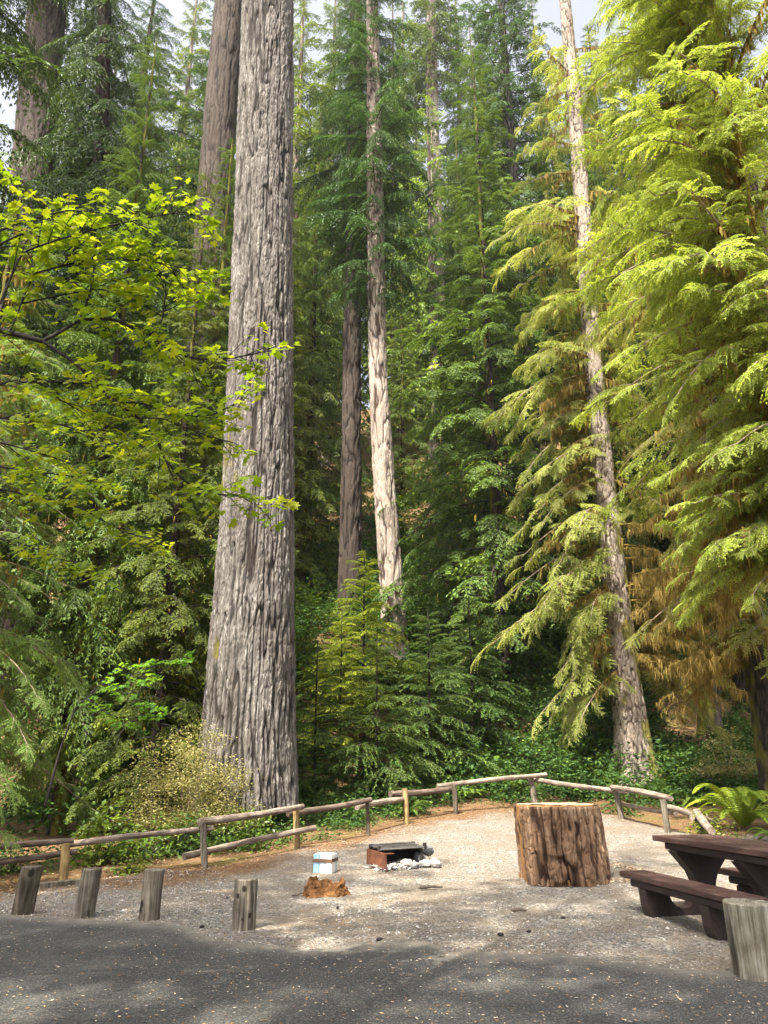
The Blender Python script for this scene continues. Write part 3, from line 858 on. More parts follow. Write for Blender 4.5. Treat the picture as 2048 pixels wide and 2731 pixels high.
MB().add(Vt.reshape(-1, 3), grid_faces(nu, k, True), 0).build('cut_top', mat_cut(), root, smooth=True)

# ------------------------------------------------------------------ rotten little stump
M['rot_wood'] = plain_mat('rot_wood', [(.25, (.02, .009, .005)), (.45, (.085, .040, .016)), (.62, (.18, .088, .034)), (.8, (.28, .18, .085))], 16, .95, bmp=.9, spec=.1)
g = G(866, 2396); g[1] += .22; g[2] = gz(g[0], g[1]) - .02
nu, nv = 90, 40
th = np.arange(nu) * 2 * np.pi / nu
t = np.linspace(0, 1, nv)
jag = .15 + .05 * vnoise(np.stack([np.cos(th) * 2.2, np.sin(th) * 2.2, th * 0], -1), 3) + .06 * vnoise(np.stack([np.cos(th) * 7, np.sin(th) * 7, th * 0], -1), 4)
jag += .13 * np.exp(-((th - 5.85) / .35) ** 2) + .10 * np.exp(-((th - 4.1) / .5) ** 2) + .12 * np.exp(-((th - 2.4) / .9) ** 2)
prof_r = .76 * np.where(t < .5, .36 - .24 * t, np.maximum(.24 - (t - .5) * .44, .01)); jag = jag * .66
hz = np.where(t[:, None] < .5, jag[None] * (t[:, None] / .5) ** .9, jag[None] * (1 - .55 * ((t[:, None] - .5) / .5) ** .5))
q = np.stack([np.cos(th)[None] * prof_r[:, None], np.sin(th)[None] * prof_r[:, None], hz], -1)
dd = 1 + .5 * (fbm(q * 9, 33) - .5) + .28 * (fbm(q * 26, 34) - .5)
V = np.stack([q[..., 0] * dd * 1.12, q[..., 1] * dd, hz * (1 + .35 * (fbm(q * 22, 35) - .5))], -1)
tag(MB().add(V.reshape(-1, 3), grid_faces(nu, nv, True)).build('rotten_stump', M['rot_wood'], loc=g), 'small crumbling orange brown rotten stump in front of the painted block', 'stump')

# ------------------------------------------------------------------ painted timber block with strap
def mat_paint(name, a, b, under):
    m, t, out = nt(name)
    n = noise(t, coords(t), 9, 5, .7); n2 = noise(t, coords(t, (1, 1, .15)), 40, 4, .6)
    col = mixc(t, ramp(t, n2, [(.3, (0, 0, 0)), (.7, (1, 1, 1))]), a, b)
    col = mixc(t, ramp(t, n, [(.6, (0, 0, 0)), (.66, (1, 1, 1))]), col, under)
    bsdf(t, out, col, .6, bump(t, n2, .3, .005), .35)
    return m
blue = mat_paint('blue_paint', (.19, .36, .46), (.30, .47, .55), (.60, .62, .60))
pblue = mat_paint('pale_blue_paint', (.36, .47, .53), (.48, .57, .60), (.66, .66, .63))
white = mat_paint('white_paint', (.66, .67, .66), (.76, .76, .74), (.36, .42, .46))
g = G(858, 2332); g[2] = gz(g[0], g[1]) - .02
hh = CAMZ + ray(858, 2279)[2] * g[1] / ray(858, 2279)[1] - g[2]
dep = g[1] * CP - .45
Wd = 52 * dep / F_PX
root = thing('timber_block', g, 'short upright block of blue and white painted timbers bound by a brown strap', 'block', rz=R(-14))
s = Wd / 3
for i in range(3):
    for j in range(3):
        mt = [blue, pblue, white][i] if j == 0 else (white if (i + j) % 2 else pblue)
        h2 = hh + [0, .006, -.008, .01][(i * 2 + j) % 4]
        V, Fq = box(np.array([(i - 1) * s, .06 + (j) * s, h2 / 2]), s - .004, s - .004, h2, None, .006)
        b = MB().add(V, Fq, 0).build('timber', mt, root)
V, Fq = [], []
mbb = MB()
for (cx, cy_, sx, sy) in ((0, .06 - s / 2 - .006, Wd + .02, .008), (0, .06 + 2.5 * s + .006, Wd + .02, .008), (-Wd / 2 - .005, .06 + s, .008, Wd + .003), (Wd / 2 + .005, .06 + s, .008, Wd + .003)):
    V, Fq = box(np.array([cx, cy_, hh * .70]), sx, sy, .045, None, .001); mbb.add(V, Fq)
M['strap'] = plain_mat('strap', [(.3, (.07, .035, .02)), (.7, (.16, .085, .05))], 30, .8)
mbb.build('strap', M['strap'], root)

# ------------------------------------------------------------------ fire ring
M['rust'] = plain_mat('rust', [(.3, (.045, .016, .008)), (.5, (.12, .042, .020)), (.7, (.22, .095, .048))], 7, .75, .25, .4)
M['soot'] = plain_mat('soot', [(.3, (.012, .011, .010)), (.7, (.05, .045, .04))], 9, .8, .2, .4)
a0, b0 = G(1031, 2329), G(966, 2303)
zb = gz(a0[0], a0[1]) - .02
hh = CAMZ + ray(1031, 2277)[2] * a0[1] / ray(1031, 2277)[1] - zb
root = thing('fire_ring', (a0[0], a0[1], zb), 'rusty steel fire ring open at the front with a black grill grate on top', 'fire pit')
ab = b0 - a0; ab[2] = 0
ab *= .80
n_ = np.array([-ab[1], ab[0], 0]); n_ = -n_ / np.linalg.norm(n_)
if n_[0] < 0: n_ = -n_
n_ = nrmz(n_ + np.array([.0, .25, 0]))
c0 = n_ * .86
def plate(name, p, q, h, th_, mat, z0=0.):
    d = q - p; ln = np.linalg.norm(d); e = d / ln
    V, Fq = box(np.array([0, 0, 0]) + (p + q) / 2 + UP * (z0 + h / 2), ln, th_, h, np.array([e, np.cross(UP, e), UP]), min(.002, th_ / 3))
    return MB().add(V, Fq).build(name, mat, root)
A0, Bq, Cq = np.zeros(3), ab, ab + c0
Dq = Cq - ab * .55
plate('side_plate', A0, Bq, hh, .010, M['rust'])
plate('back_plate', Bq, Cq, hh, .010, M['soot'])
plate('side_plate', Cq, Dq, hh, .010, M['soot'])
V, Fq = box(A0 + ab * .04 + n_ * .06 + UP * (hh - .006), .15, .10, .010, np.array([n_, nrmz(ab), UP]), .002)
MB().add(V, Fq).build('corner_flange', M['rust'], root)
# hinged grate: frame, bars, solid rear tray; stands a little proud of the plates
gr = MB()
o0 = ab * .40 + n_ * .05; ue, ve = n_, nrmz(ab); lu, lv = .80, .56 * np.linalg.norm(ab)
zt = hh + .022
for k in range(15):
    V, Fq = tube([o0 + ue * (.03 + k * (lu - .06) / 14) + UP * zt, o0 + ue * (.03 + k * (lu - .06) / 14) + ve * lv + UP * (zt + .03)], .008, 6); gr.add(V, Fq)
for (p, q) in (((0, 0), (lu, 0)), ((0, lv), (lu, lv)), ((0, 0), (0, lv)), ((lu, 0), (lu, lv))):
    V, Fq = tube([o0 + ue * p[0] + ve * p[1] + UP * (zt + .03 * p[1] / lv), o0 + ue * q[0] + ve * q[1] + UP * (zt + .03 * q[1] / lv)], .013, 6); gr.add(V, Fq)
V, Fq = box(o0 + ue * lu / 2 + ve * lv * .62 + UP * (zt + .002), lu - .02, lv * .74, .008, np.array([ue, ve, UP]), .001); gr.add(V, Fq)
M['steel'] = plain_mat('steel', [(.3, (.05, .047, .044)), (.7, (.16, .15, .14))], 14, .6, .5, .2, .4)
gr.build('grate', M['steel'], root)
for (u_, v_) in ((.02, .12), (.02, .9), (.84, .92), (.93, .35)):
    V, Fq = box(o0 + ue * (u_ - .03) + ve * lv * v_ + UP * (zt + .012), .055, .06, .075, np.array([ue, ve, UP]), .006)
    MB().add(V, Fq).build('hinge_lug', M['soot'], root)
V, Fq = tube([o0 - ue * .02 + ve * lv * .1 + UP * (zt + .02), o0 - ue * .02 + ve * lv * .9 + UP * (zt + .02)], .012, 8)
MB().add(V, Fq).build('hinge_rod', M['soot'], root)

def rock(rg, r, flat=.7):
    bm_n = 10; bm_m = 7
    th = np.arange(bm_n) * 2 * np.pi / bm_n; ph = np.linspace(-1.45, 1.45, bm_m)
    q = np.stack([np.cos(ph)[:, None] * np.cos(th), np.cos(ph)[:, None] * np.sin(th), np.sin(ph)[:, None] + 0 * th], -1)
    n = q + rg.normal(0, 9, 3)
    pl = rg.normal(0, 1, (7, 3)); pl = nrmz(pl)
    d = np.full(q.shape[:2], 1.0)
    for p in pl:
        c = q @ p; d = np.minimum(d, np.where(c > .2, .72 / np.maximum(c, .2), 9))
    V = q * d[..., None] * (1 + .15 * (vnoise(n * 2, 2) - .5))[..., None] * r * np.array([1.15, .9, flat])
    F = [tuple(f) for f in grid_faces(bm_n, bm_m, True)] + [tuple(range(bm_n))[::-1], tuple(range((bm_m - 1) * bm_n, bm_m * bm_n))]
    return V.reshape(-1, 3), F
M['ash_stone'] = plain_mat('ash_stone', [(.3, (.13, .125, .12)), (.7, (.30, .285, .265))], 12, .9, bmp=.5)
M['grey_stone'] = plain_mat('grey_stone', [(.3, (.07, .074, .08)), (.7, (.19, .19, .19))], 12, .9, bmp=.5)
stones = [(1086, 2312, .13, 'ash_stone', 'pale ash covered stone just inside the front of the fire ring'),
          (1162, 2314, .15, 'ash_stone', 'rounded cream stone at the right end of the fire pit stones'),
          (1133, 2314, .14, 'ash_stone', 'pale angular stone between the cream stone and the grey slab by the fire ring'),
          (1120, 2299, .16, 'grey_stone', 'blue grey slab tilted against the stones beside the fire ring'),
          (1142, 2296, .13, 'grey_stone', 'dark grey stone topmost in the heap beside the fire ring'),
          (1048, 2318, .10, 'ash_stone', 'small white ashy lump in the mouth of the fire ring'),
          (1106, 2318, .11, 'grey_stone', 'small flat grey stone low in front of the stone heap')]
for i, (px, py, r, mt, lb) in enumerate(stones):
    g = G(px, py); rg = np.random.default_rng(90 + i)
    V, Fq = rock(rg, r * .78, .75 if i != 4 else .9)
    o = MB().add(V, Fq).build('stone', M[mt], loc=(g[0], g[1], gz(g[0], g[1]) + r * .33 + (.10 if i == 4 else 0)))
    o.rotation_euler = (rg.uniform(-.3, .3), rg.uniform(-.3, .3), rg.uniform(0, 6))
    tag(o, lb, 'stone', 'stones heaped in the mouth of the fire ring')
V, Fq = [], []
mb = MB(); rg = np.random.default_rng(5)
x, y = rg.uniform(-.1, 1.0, 400), rg.uniform(.05, .9, 400)
p = (n_[None] * x[:, None] + nrmz(ab)[None] * y[:, None] * np.linalg.norm(ab) * .8)
th = rg.uniform(0, 6.28, 400)
V, Fq = leaf_quads(p + UP * (.03 + rg.uniform(0, .05, 400))[:, None], np.stack([np.cos(th), np.sin(th), rg.normal(0, .3, 400)], -1), rg.uniform(.03, .12, 400), .04, UP + rg.normal(0, .4, (400, 3)), 0)
tag(MB().add(V, Fq, 0, var=np.repeat(rg.uniform(0, 1, 400), 4)).build('ash', var_mat('ash', [(0, (.03, .03, .03)), (.4, (.2, .19, .18)), (1, (.6, .58, .55))]), loc=(a0[0], a0[1], zb)), 'grey ash and charcoal scraps in the fire ring', kind='stuff')

# ------------------------------------------------------------------ picnic table
def mat_table(name, top):
    m, t, out = nt(name)
    n = noise(t, coords(t, (1, .1, 1)), 26, 5, .65); n2 = noise(t, coords(t), 3, 4, .65)
    col = ramp(t, n, [(.3, (.022, .011, .010)), (.55, (.050, .025, .022)), (.75, (.10, .06, .052))] if top else [(.3, (.014, .008, .007)), (.7, (.036, .021, .019))])
    col = mixc(t, ramp(t, n2, [(.5, (0, 0, 0)), (.72, (.5, .5, .5))]), col, (.12, .08, .07) if top else (.04, .03, .027))
    bsdf(t, out, col, .5 if top else .6, bump(t, n, .2, .004), .4)
    return m
M['table_top'] = mat_table('table_top', True); M['table_leg'] = mat_table('table_leg', False)
ta = math.atan2(-.978, .208)
e_ = np.array([math.cos(ta), math.sin(ta), 0]); nn_ = np.array([.978, .208, 0])
zt0 = gz(3.6, 8.6) - .01
ZB, ZT = .43 + 0.0, .80
rb = P(1650, 2321, (CAMZ - ZB - zt0) / -(ray(1650, 2321)[2] / ray(1650, 2321)[1]))
rt = P(1738, 2227, (CAMZ - ZT - zt0) / -(ray(1738, 2227)[2] / ray(1738, 2227)[1]))
org = np.array([rb[0], rb[1], zt0])
nt0 = float((rt - rb) @ nn_); s0 = float((rt - rb) @ e_)
root = thing('picnic_table', org, 'dark maroon brown picnic table with attached benches on curved pedestal frames', 'table', rz=ta + math.pi / 2)
# local axes: x = across (nn_), y = -along (-e_)
LEN = 2.12
def plank(name, x0, x1, y0, y1, z, th_, mat, parent=root, bev=.012):
    V, Fq = box(np.array([(x0 + x1) / 2, (y0 + y1) / 2, z - th_ / 2]), x1 - x0, abs(y1 - y0), th_, None, bev)
    return MB().add(V, Fq).build(name, mat, parent)
bw = .32
plank('bench_seat', 0, bw, 0, -LEN, ZB, .065, M['table_top'])
plank('bench_seat', nt0 + .72 + (nt0 - bw), nt0 + .72 + nt0, 0, -LEN, ZB, .065, M['table_top'])
for k in range(3):
    plank('tabletop_plank', nt0 + .242 * k, nt0 + .242 * k + .236, -s0, -s0 - LEN - .35, ZT, .06, M['table_top'], bev=.008)
plank('bench_apron', .04, bw - .04, -.16, -LEN + .12, ZB - .067, .075, M['table_leg'])
plank('bench_apron', nt0 * 2 + .72 - bw + .04, nt0 * 2 + .68, -.16, -LEN + .12, ZB - .067, .075, M['table_leg'])
plank('table_apron', nt0 + .05, nt0 + .67, -s0 - .16, -s0 - LEN - .2, ZT - .062, .075, M['table_leg'])
cx = nt0 + .36
def arc(x, z, r, a0_, a1_, n=7):
    return [(x + r * math.cos(R(a)), z + r * math.sin(R(a))) for a in np.linspace(a0_, a1_, n)]
half = [(-cx + .03, ZB - .14), (-cx + .05, .10)] + arc(-cx + .20, .12, .15, 190, 265) + [(-.12, -.03)]
inner = [(-cx + .29, ZB - .14), (-cx + .31, .28)] + arc(-cx + .47, .26, .16, 185, 268) + [(-.22, .11)] + arc(-.27, .30, .16, -60, 20) + [(-.16, .45), (-.345, ZT - .137)]
left = half + [(.12, -.03)]
poly = [(x, z) for x, z in half]
poly += [(-x, z) for x, z in half[::-1]]
rightin = [(-x, z) for x, z in inner]
poly += rightin + [(x, z) for x, z in inner[::-1]]
for yy in (-.42, -1.55):
    V, Fq = prism(poly, .15, np.array([cx, yy, 0]), np.array([1., 0, 0]), np.array([0, 1., 0]))
    MB().add(V, Fq).build('pedestal_frame', M['table_leg'], root)

rg = np.random.default_rng(23)
xx, yy = rg.uniform(nt0 + .03, nt0 + .69, 260), rg.uniform(-s0 - 2.3, -s0 - .03, 260)
bx, by = rg.uniform(.02, .30, 110), rg.uniform(-2.05, -.05, 110)
lp = np.concatenate([np.stack([xx, yy, 0 * xx + ZT + .003], -1), np.stack([bx, by, 0 * bx + ZB + .003], -1)])
a_ = ta + math.pi / 2
lw_ = np.stack([lp[:, 0] * math.cos(a_) - lp[:, 1] * math.sin(a_) + org[0], lp[:, 0] * math.sin(a_) + lp[:, 1] * math.cos(a_) + org[1], lp[:, 2] + org[2]], -1)
th = rg.uniform(0, 6.28, len(lw_))
V, Fq = leaf_quads(lw_, np.stack([np.cos(th), np.sin(th), 0 * th + .04], -1), rg.uniform(.015, .05, len(lw_)), .008, UP + rg.normal(0, .2, lw_.shape), 0, .5)
tag(MB().add(V, Fq, 0, var=np.repeat(rg.uniform(.3, 1, len(lw_)), 4)).build('table_litter', var_mat('dry_needles', [(0, (.06, .03, .015)), (.5, (.22, .13, .06)), (1, (.42, .33, .2))])), 'dry needles and bud scales lying on the picnic table', kind='stuff')

# small things on the ground
def stick(px, py, ln, r, ang, label, name='stick', mat='twig', cat='stick'):
    g = G(px, py); z = gz(g[0], g[1])
    n = 8; q = np.linspace(-.5, .5, n)
    V, Fq = tube(np.stack([q * ln, .06 * ln * np.sin(q * 7), 0 * q + .004 * np.cos(q * 9)], -1), r * (1.1 - .5 * (q + .5)), 6)
    o = MB().add(V, Fq).build(name, M[mat], loc=(g[0], g[1], z + r + .012)); o.rotation_euler[2] = ang
    return tag(o, label, cat)
stick(1150, 2375, .30, .02, .15, 'short reddish brown stick lying on gravel below the fire ring')
stick(1385, 2437, .16, .016, -.1, 'stubby bark stick on shaded gravel in front of the log round')
stick(800, 2392, .28, .008, .9, 'thin pale twig lying beside the rotten stump')
def cone(px, py, r, label):
    g = G(px, py); z = gz(g[0], g[1])
    mb = MB(); n = 12; m_ = 9
    th = np.arange(n) * 2 * np.pi / n
    ph = np.linspace(-1.4, 1.4, m_)
    rr = (1 + .35 * ((np.arange(m_)[:, None] + np.arange(n)[None]) % 2)) * np.cos(ph)[:, None] * .5
    V = np.stack([np.sin(ph)[:, None] * 1.3 + 0 * th, rr * np.cos(th), rr * np.sin(th)], -1) * r
    mb.add(V.reshape(-1, 3), grid_faces(n, m_, True))
    o = mb.build('fir_cone', M['dark_twig'], loc=(g[0], g[1], z + r * .5 + .008)); o.rotation_euler[2] = px
    return tag(o, label, 'cone', 'fallen fir cones on the ground')
for px, py, r, lb in ((1335, 2501, .026, 'dark fir cone on gravel near the asphalt edge below the log round'), (1411, 2493, .022, 'small dark cone right of another one on shaded gravel'),
                      (1502, 2455, .02, 'tiny dark cone on gravel below the log round, nearest the bench'), (1012, 2516, .027, 'dark cone on the asphalt edge below the fire ring'), (538, 2481, .024, 'dark cone beside the knotted bollard'),
                      (900, 2428, .024, 'dark cone on gravel below the rotten stump')):
    cone(px, py, r, lb)
#TREES
# ------------------------------------------------------------------ great trunks
def stem_from_px(rows, Y, top=None):
    """rows (px, py, width px) down the trunk from base up, all at forward distance Y; returns base and local ctrl"""
    pts = []
    for px, py, wd in rows:
        p = P(px, py, Y)
        dep = p[1] * CP + (p[2] - CAMZ) * SP
        pts.append([*p, wd / 2 * dep / F_PX])
    pts = np.array(pts)
    zs = np.linspace(pts[0, 2], pts[-1, 2], 40)
    c = np.stack([np.interp(zs, pts[:, 2], pts[:, k]) for k in (0, 1, 2, 3)], -1)
    if top:                                          # go on above the frame
        d = (c[-1] - c[-9]); n = 8
        ext = np.array([c[-1] + d * (top - c[-1, 2]) / d[2] * (k / n) for k in range(1, n + 1)])
        ext[:, 3] = np.maximum(ext[:, 3], .08)
        zs2 = np.concatenate([c, ext]); z3 = np.linspace(c[0, 2], top, 50)
        c = np.stack([np.interp(z3, zs2[:, 2], zs2[:, k]) for k in range(4)], -1)
    base = c[0, :3].copy()
    c[:, :3] -= base
    return base, c

TREES = []
def mossfn(seed, side, amt, zlim=99., base=.0):
    def f(th, h, q, cav):
        n = fbm(q * np.array([3, 3, 1.2]), seed, 3)
        return np.clip(sstep(.5, .68, n + .28 * np.cos(th - side) * 1 - .12 + amt + base * np.exp(-h / .8)) * .9 * sstep(zlim + 2, zlim - 1, h), 0, 1)
    return f

# giant fir
YG = 18.0
b, c = stem_from_px([(656, 2165, 256), (660, 2050, 252), (665, 1900, 236), (678, 1600, 208), (688, 1300, 186), (694, 1000, 168), (702, 600, 150), (710, 250, 140), (715, 0, 131)], YG, 34)
giant = thing('giant_fir', b, 'giant grey fir trunk with deeply furrowed bark, thickest in the photo, left of centre', 'tree')
child('trunk', trunk_mesh('giant_trunk', c, 400, 1150, M['fir_bark'], .062, (.085, 1.05), (.075), 1.0, 5, mossfn(50, np.pi, -.26, 99, .05), kind='ridge', roots=6), giant)
giant_axis = lambda h: np.array([np.interp(h, c_g[:, 2], c_g[:, k]) for k in range(3)])
c_g = c

SPRAY = pool_of(1, 8, 1.2, nsec=15, seclen=.36, step=.046, ll=.080, lw=.021, rise=.08, droop=.34, hang=.34)
SPRAY_MID = pool_of(2, 5, 1.2, nsec=9, seclen=.38, step=.105, ll=.17, lw=.046, rise=.10, droop=.40, hang=.4)
POOL_LIT = limb_pool(11, 7, 3.2, 12, SPRAY, sl=.36) + limb_pool(13, 6, 3.2, 9, SPRAY, sl=.34, droop=.28, rise=.06) + limb_pool(14, 5, 3.2, 14, SPRAY, sl=.32, droop=.55, rise=.2)
POOL_MID = limb_pool(12, 7, 3.0, 8, SPRAY_MID)
POOL_HANG = pool_of(4, 5, 3.0, nsec=22, seclen=.26, step=.085, ll=.17, lw=.040, rise=.10, droop=.5, hang=1.0)
POOL_SAP = pool_of(3, 5, 1.2, nsec=16, seclen=.34, step=.045, ll=.085, lw=.020, rise=.16, droop=.28, hang=.2)
POOL_FAR = pool_of(5, 4, 3.4, nsec=13, seclen=.33, step=.19, ll=.34, lw=.10, rise=.08, droop=.4, hang=.7)

def straight(H, r, n=30, lean=0.):
    z = np.linspace(-.3, H, n)
    return np.stack([lean * z + .02 * r * np.sin(z * .7), .02 * r * np.cos(z * .5), z, r * (1 - z / H * .93) + .01], -1)

VAR = {}
def variant(key, H, r, h0, Rb, nb, pool, mats, bark, seed, nu=36, nv=160, cell=(.10, .45), amp=.02, p0=-.15, p1=.45, taper=1.2, moss=None, nmoss=0):
    rg = np.random.default_rng(seed)
    cr = conifer_crown(rg, h0, H - .2, Rb, nb, pool, None, None, p0, p1, taper)
    if nmoss:
        pts = np.stack([rg.normal(0, Rb * .28, 900), rg.normal(0, Rb * .28, 900), rg.uniform(h0, h0 + (H - h0) * .4, 900)], -1)
        moss_strands(cr, pts, rg, nmoss, .08, .3, .014, 2)
    VAR[key] = (cr.mesh(key + '_crown', mats), trunk_mesh(key + '_trunk', straight(H, r), nu, nv, bark, amp, cell, .3, .5, seed, moss))
mid = [M['needle_mid'], M['dark_twig'], M['moss']]; drk = [M['needle_dark'], M['dark_twig'], M['moss']]
variant('old', 46, .50, 10, 4.0, 210, POOL_HANG, drk, M['cedar_bark'], 21, 44, 220, taper=1.6)
variant('old_b', 50, .55, 7, 4.4, 230, POOL_MID, drk, M['fir_bark'], 22, 44, 220, taper=1.6)
variant('hem', 26, .20, 1.2, 3.1, 200, POOL_MID, mid, M['mossy_bark'], 23, moss=mossfn(3, 1, .1), nmoss=500)
variant('hem_b', 30, .24, 2.0, 3.6, 220, POOL_HANG, mid, M['mossy_bark'], 24, moss=mossfn(4, 2, .1), nmoss=500)
variant('young', 12, .10, .5, 1.9, 120, POOL_MID, mid, M['mossy_bark'], 25, 20, 60, p0=.0, p1=.5, taper=1.0)
variant('sap', 4.6, .035, .5, 1.4, 62, SPRAY, mid, M['mossy_bark'], 26, 12, 40, amp=.004, p0=.0, p1=.6, taper=1.0)
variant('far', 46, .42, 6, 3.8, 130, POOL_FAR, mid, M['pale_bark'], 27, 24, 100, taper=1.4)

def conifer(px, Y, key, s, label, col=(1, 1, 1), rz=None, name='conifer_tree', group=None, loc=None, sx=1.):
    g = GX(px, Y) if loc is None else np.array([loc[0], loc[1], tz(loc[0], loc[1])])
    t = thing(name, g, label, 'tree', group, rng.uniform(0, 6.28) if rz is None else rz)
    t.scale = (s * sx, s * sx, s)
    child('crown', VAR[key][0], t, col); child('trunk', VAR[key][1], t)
    return t

def big_tree(rows, Y, top, name, label, bark, seed, h0, Rb, nb, pool, mats, cell=(.1, .5), amp=.03, nu=120, nv=520, flare=.18, moss=None, col=(1, 1, 1), p0=-.2, p1=.3, taper=1.3, az_fn=None, kind='ridge'):
    b, c = stem_from_px(rows, Y, top)
    t = thing(name, b, label, 'tree')
    child('trunk', trunk_mesh(name + '_trunk', c, nu, nv, bark, amp, cell, flare, .8, seed, moss, kind), t)
    if nb:
        ax = lambda h: np.array([np.interp(h, c[:, 2], c[:, k]) for k in range(3)])
        rg = np.random.default_rng(seed)
        cr = conifer_crown(rg, h0, c[-1, 2] - .5, Rb, nb, pool, ax, az_fn, p0, p1, taper)
        child('crown', cr.mesh(name + '_crown', mats), t, col)
    return t, c

# sunlit centre trunk, its shaded neighbour, and the pale one up the slope
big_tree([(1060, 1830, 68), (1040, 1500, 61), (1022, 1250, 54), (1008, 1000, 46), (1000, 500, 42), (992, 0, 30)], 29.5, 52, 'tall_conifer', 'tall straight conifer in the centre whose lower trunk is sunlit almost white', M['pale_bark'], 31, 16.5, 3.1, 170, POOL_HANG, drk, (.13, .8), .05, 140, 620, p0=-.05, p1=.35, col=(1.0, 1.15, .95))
big_tree([(930, 1700, 66), (936, 1400, 56), (938, 1000, 46), (944, 500, 40), (950, 0, 30)], 35.0, 52, 'shaded_conifer', 'shaded grey conifer trunk just left of the sunlit centre trunk', M['cedar_bark'], 32, 22, 3.6, 130, POOL_HANG, drk, (.16, .9), .06, 110, 420)  # dark cedar bark stands in for the shade on this trunk
big_tree([(1166, 1240, 50), (1172, 1000, 41), (1165, 700, 33), (1155, 300, 28), (1150, 0, 24)], 62, 95, 'hillside_conifer', 'pale conifer trunk far up the slope between the centre trunks and the mossy hemlock', M['pale_bark'], 33, 42, 4.5, 70, POOL_FAR, mid, (.2, 1.2), .06, 60, 260, col=(1.3, 1.25, 1.1))
# left: big cedar, and the leaning one behind the giant
big_tree([(50, 1900, 150), (60, 1000, 118), (78, 600, 106), (100, 300, 100), (128, 0, 92)], 27, 48, 'cedar_tree', 'broad dark cedar trunk high at the left edge behind the yellow green maple', M['cedar_bark'], 34, 33, 4.5, 40, POOL_HANG, drk, (.13, 1.6), .05, 120, 420)
big_tree([(520, 1750, 108), (535, 1000, 98), (566, 600, 88), (592, 250, 82), (612, 0, 74)], 27.5, 48, 'cedar_tree', 'brown cedar trunk rising close behind the left side of the giant fir', M['cedar_bark'], 35, 37, 4.0, 26, POOL_HANG, drk, (.12, 1.4), .05, 120, 420)
big_tree([(262, 1900, 52), (264, 900, 42), (268, 500, 38), (280, 0, 32)], 26, 46, 'drooping_conifer', 'slim dark conifer with long drooping limbs between the left cedar and the giant fir', M['mossy_bark'], 36, 11.5, 5.0, 135, POOL_HANG, drk, (.1, .6), .03, 60, 300, p0=-.35, p1=-.15)

# mossy hemlock on the right
gR = G(1700, 2098)
tR, cR = big_tree([(1700, 2112, 100), (1694, 2000, 88), (1672, 1850, 80), (1645, 1600, 68), (1612, 1300, 56), (1585, 1000, 48), (1556, 600, 41), (1535, 300, 36), (1506, 0, 28)], gR[1], 33, 'mossy_hemlock', 'pale sunlit hemlock trunk leaning left, with lime boughs and hanging moss, behind the log round', M['hemlock_bark'], 37, 4.4, 3.5, 0, POOL_LIT, None, (.075, .22), .022, 150, 760, .55, mossfn(8, .2, .05, 99, .30))
axR = lambda h: np.array([np.interp(h, cR[:, 2], cR[:, k]) for k in range(3)])
def lit_crown(parent, key, seed, specs, pool, axis, col=(1, 1, 1), nmoss=5000, mossrange=(.1, .6), drapes=()):
    rg = np.random.default_rng(seed)
    mb = MB(); mo = MB(); mp = []
    for (h, az, ln, pitch) in specs:
        b_, bl = pool[rg.integers(len(pool))]
        o = axis(h); sc_ = ln / bl
        roll = rg.normal(0, .14)
        put_bough(mb, b_, o, az, pitch, sc_, rg.normal(.05, .10), roll)
        q = np.linspace(.02, .62, 12)
        pts = b_['ax'](q) @ (rot_az(az, pitch, roll) * sc_) + o
        mp.append(pts)
        V, Fq = tube(pts, np.linspace(.045, .014, 12) * max(sc_, .6), 6, False)
        mo.add(V, Fq, 0, var=rg.uniform(.15, .7, len(V)))
    for (h, az, ln, rise, dr) in drapes:               # half bare limbs and twigs thick with hanging moss
        q = np.linspace(0, 1, 16)
        o = axis(h); ca, sa = math.cos(az), math.sin(az); sw = rg.normal(0, .2)
        r_ = ln * q; z_ = ln * (rise * q - dr * q * q)
        pts = o + np.stack([r_ * ca - sw * ln * q * q * sa, r_ * sa + sw * ln * q * q * ca, z_], -1)
        V, Fq = tube(pts, np.linspace(.05, .012, 16), 6, False); mo.add(V, Fq, 0, var=rg.uniform(.15, .6, len(V)))
        hang_ = [pts[2:]]
        for k in range(9):
            i_ = rg.integers(4, 16); a2 = az + rg.choice([-1, 1]) * rg.uniform(.5, 1.2); l2 = ln * rg.uniform(.15, .34)
            q2 = np.linspace(0, 1, 7)
            p2 = pts[i_] + np.stack([l2 * q2 * math.cos(a2), l2 * q2 * math.sin(a2), l2 * (.1 * q2 - .55 * q2 * q2)], -1)
            V, Fq = tube(p2, np.linspace(.012, .004, 7), 4, False); mo.add(V, Fq, 0, var=rg.uniform(.2, .8, len(V)))
            hang_.append(p2)
        hp = np.concatenate(hang_); hp = np.repeat(hp, (rg.uniform(0, 1, len(hp)) ** 3 * 14).astype(int) + 1, 0) + UP * .01
        moss_strands(mo, hp, rg, int(430 * ln), .06, rg.uniform(.22, .6), .009, 0)
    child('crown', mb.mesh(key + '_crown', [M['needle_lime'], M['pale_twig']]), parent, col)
    moss_strands(mo, np.concatenate(mp), rg, nmoss, *mossrange, .022, 0)
    child('moss', mo.mesh(key + '_moss', [M['moss']]), parent)
rg = np.random.default_rng(171)
MR_SP = [(rg.uniform(3.6, 14), R(rg.uniform(120, 240)), rg.uniform(.9, 2.0), rg.uniform(-.1, .2), rg.uniform(.3, .8)) for i in range(14)] + [(rg.uniform(3.4, 8.0), R(rg.uniform(-50, 75)), rg.uniform(1.4, 3.2), rg.uniform(0, .25), rg.uniform(.2, .6)) for i in range(26)]
rg = np.random.default_rng(71)
specs = []
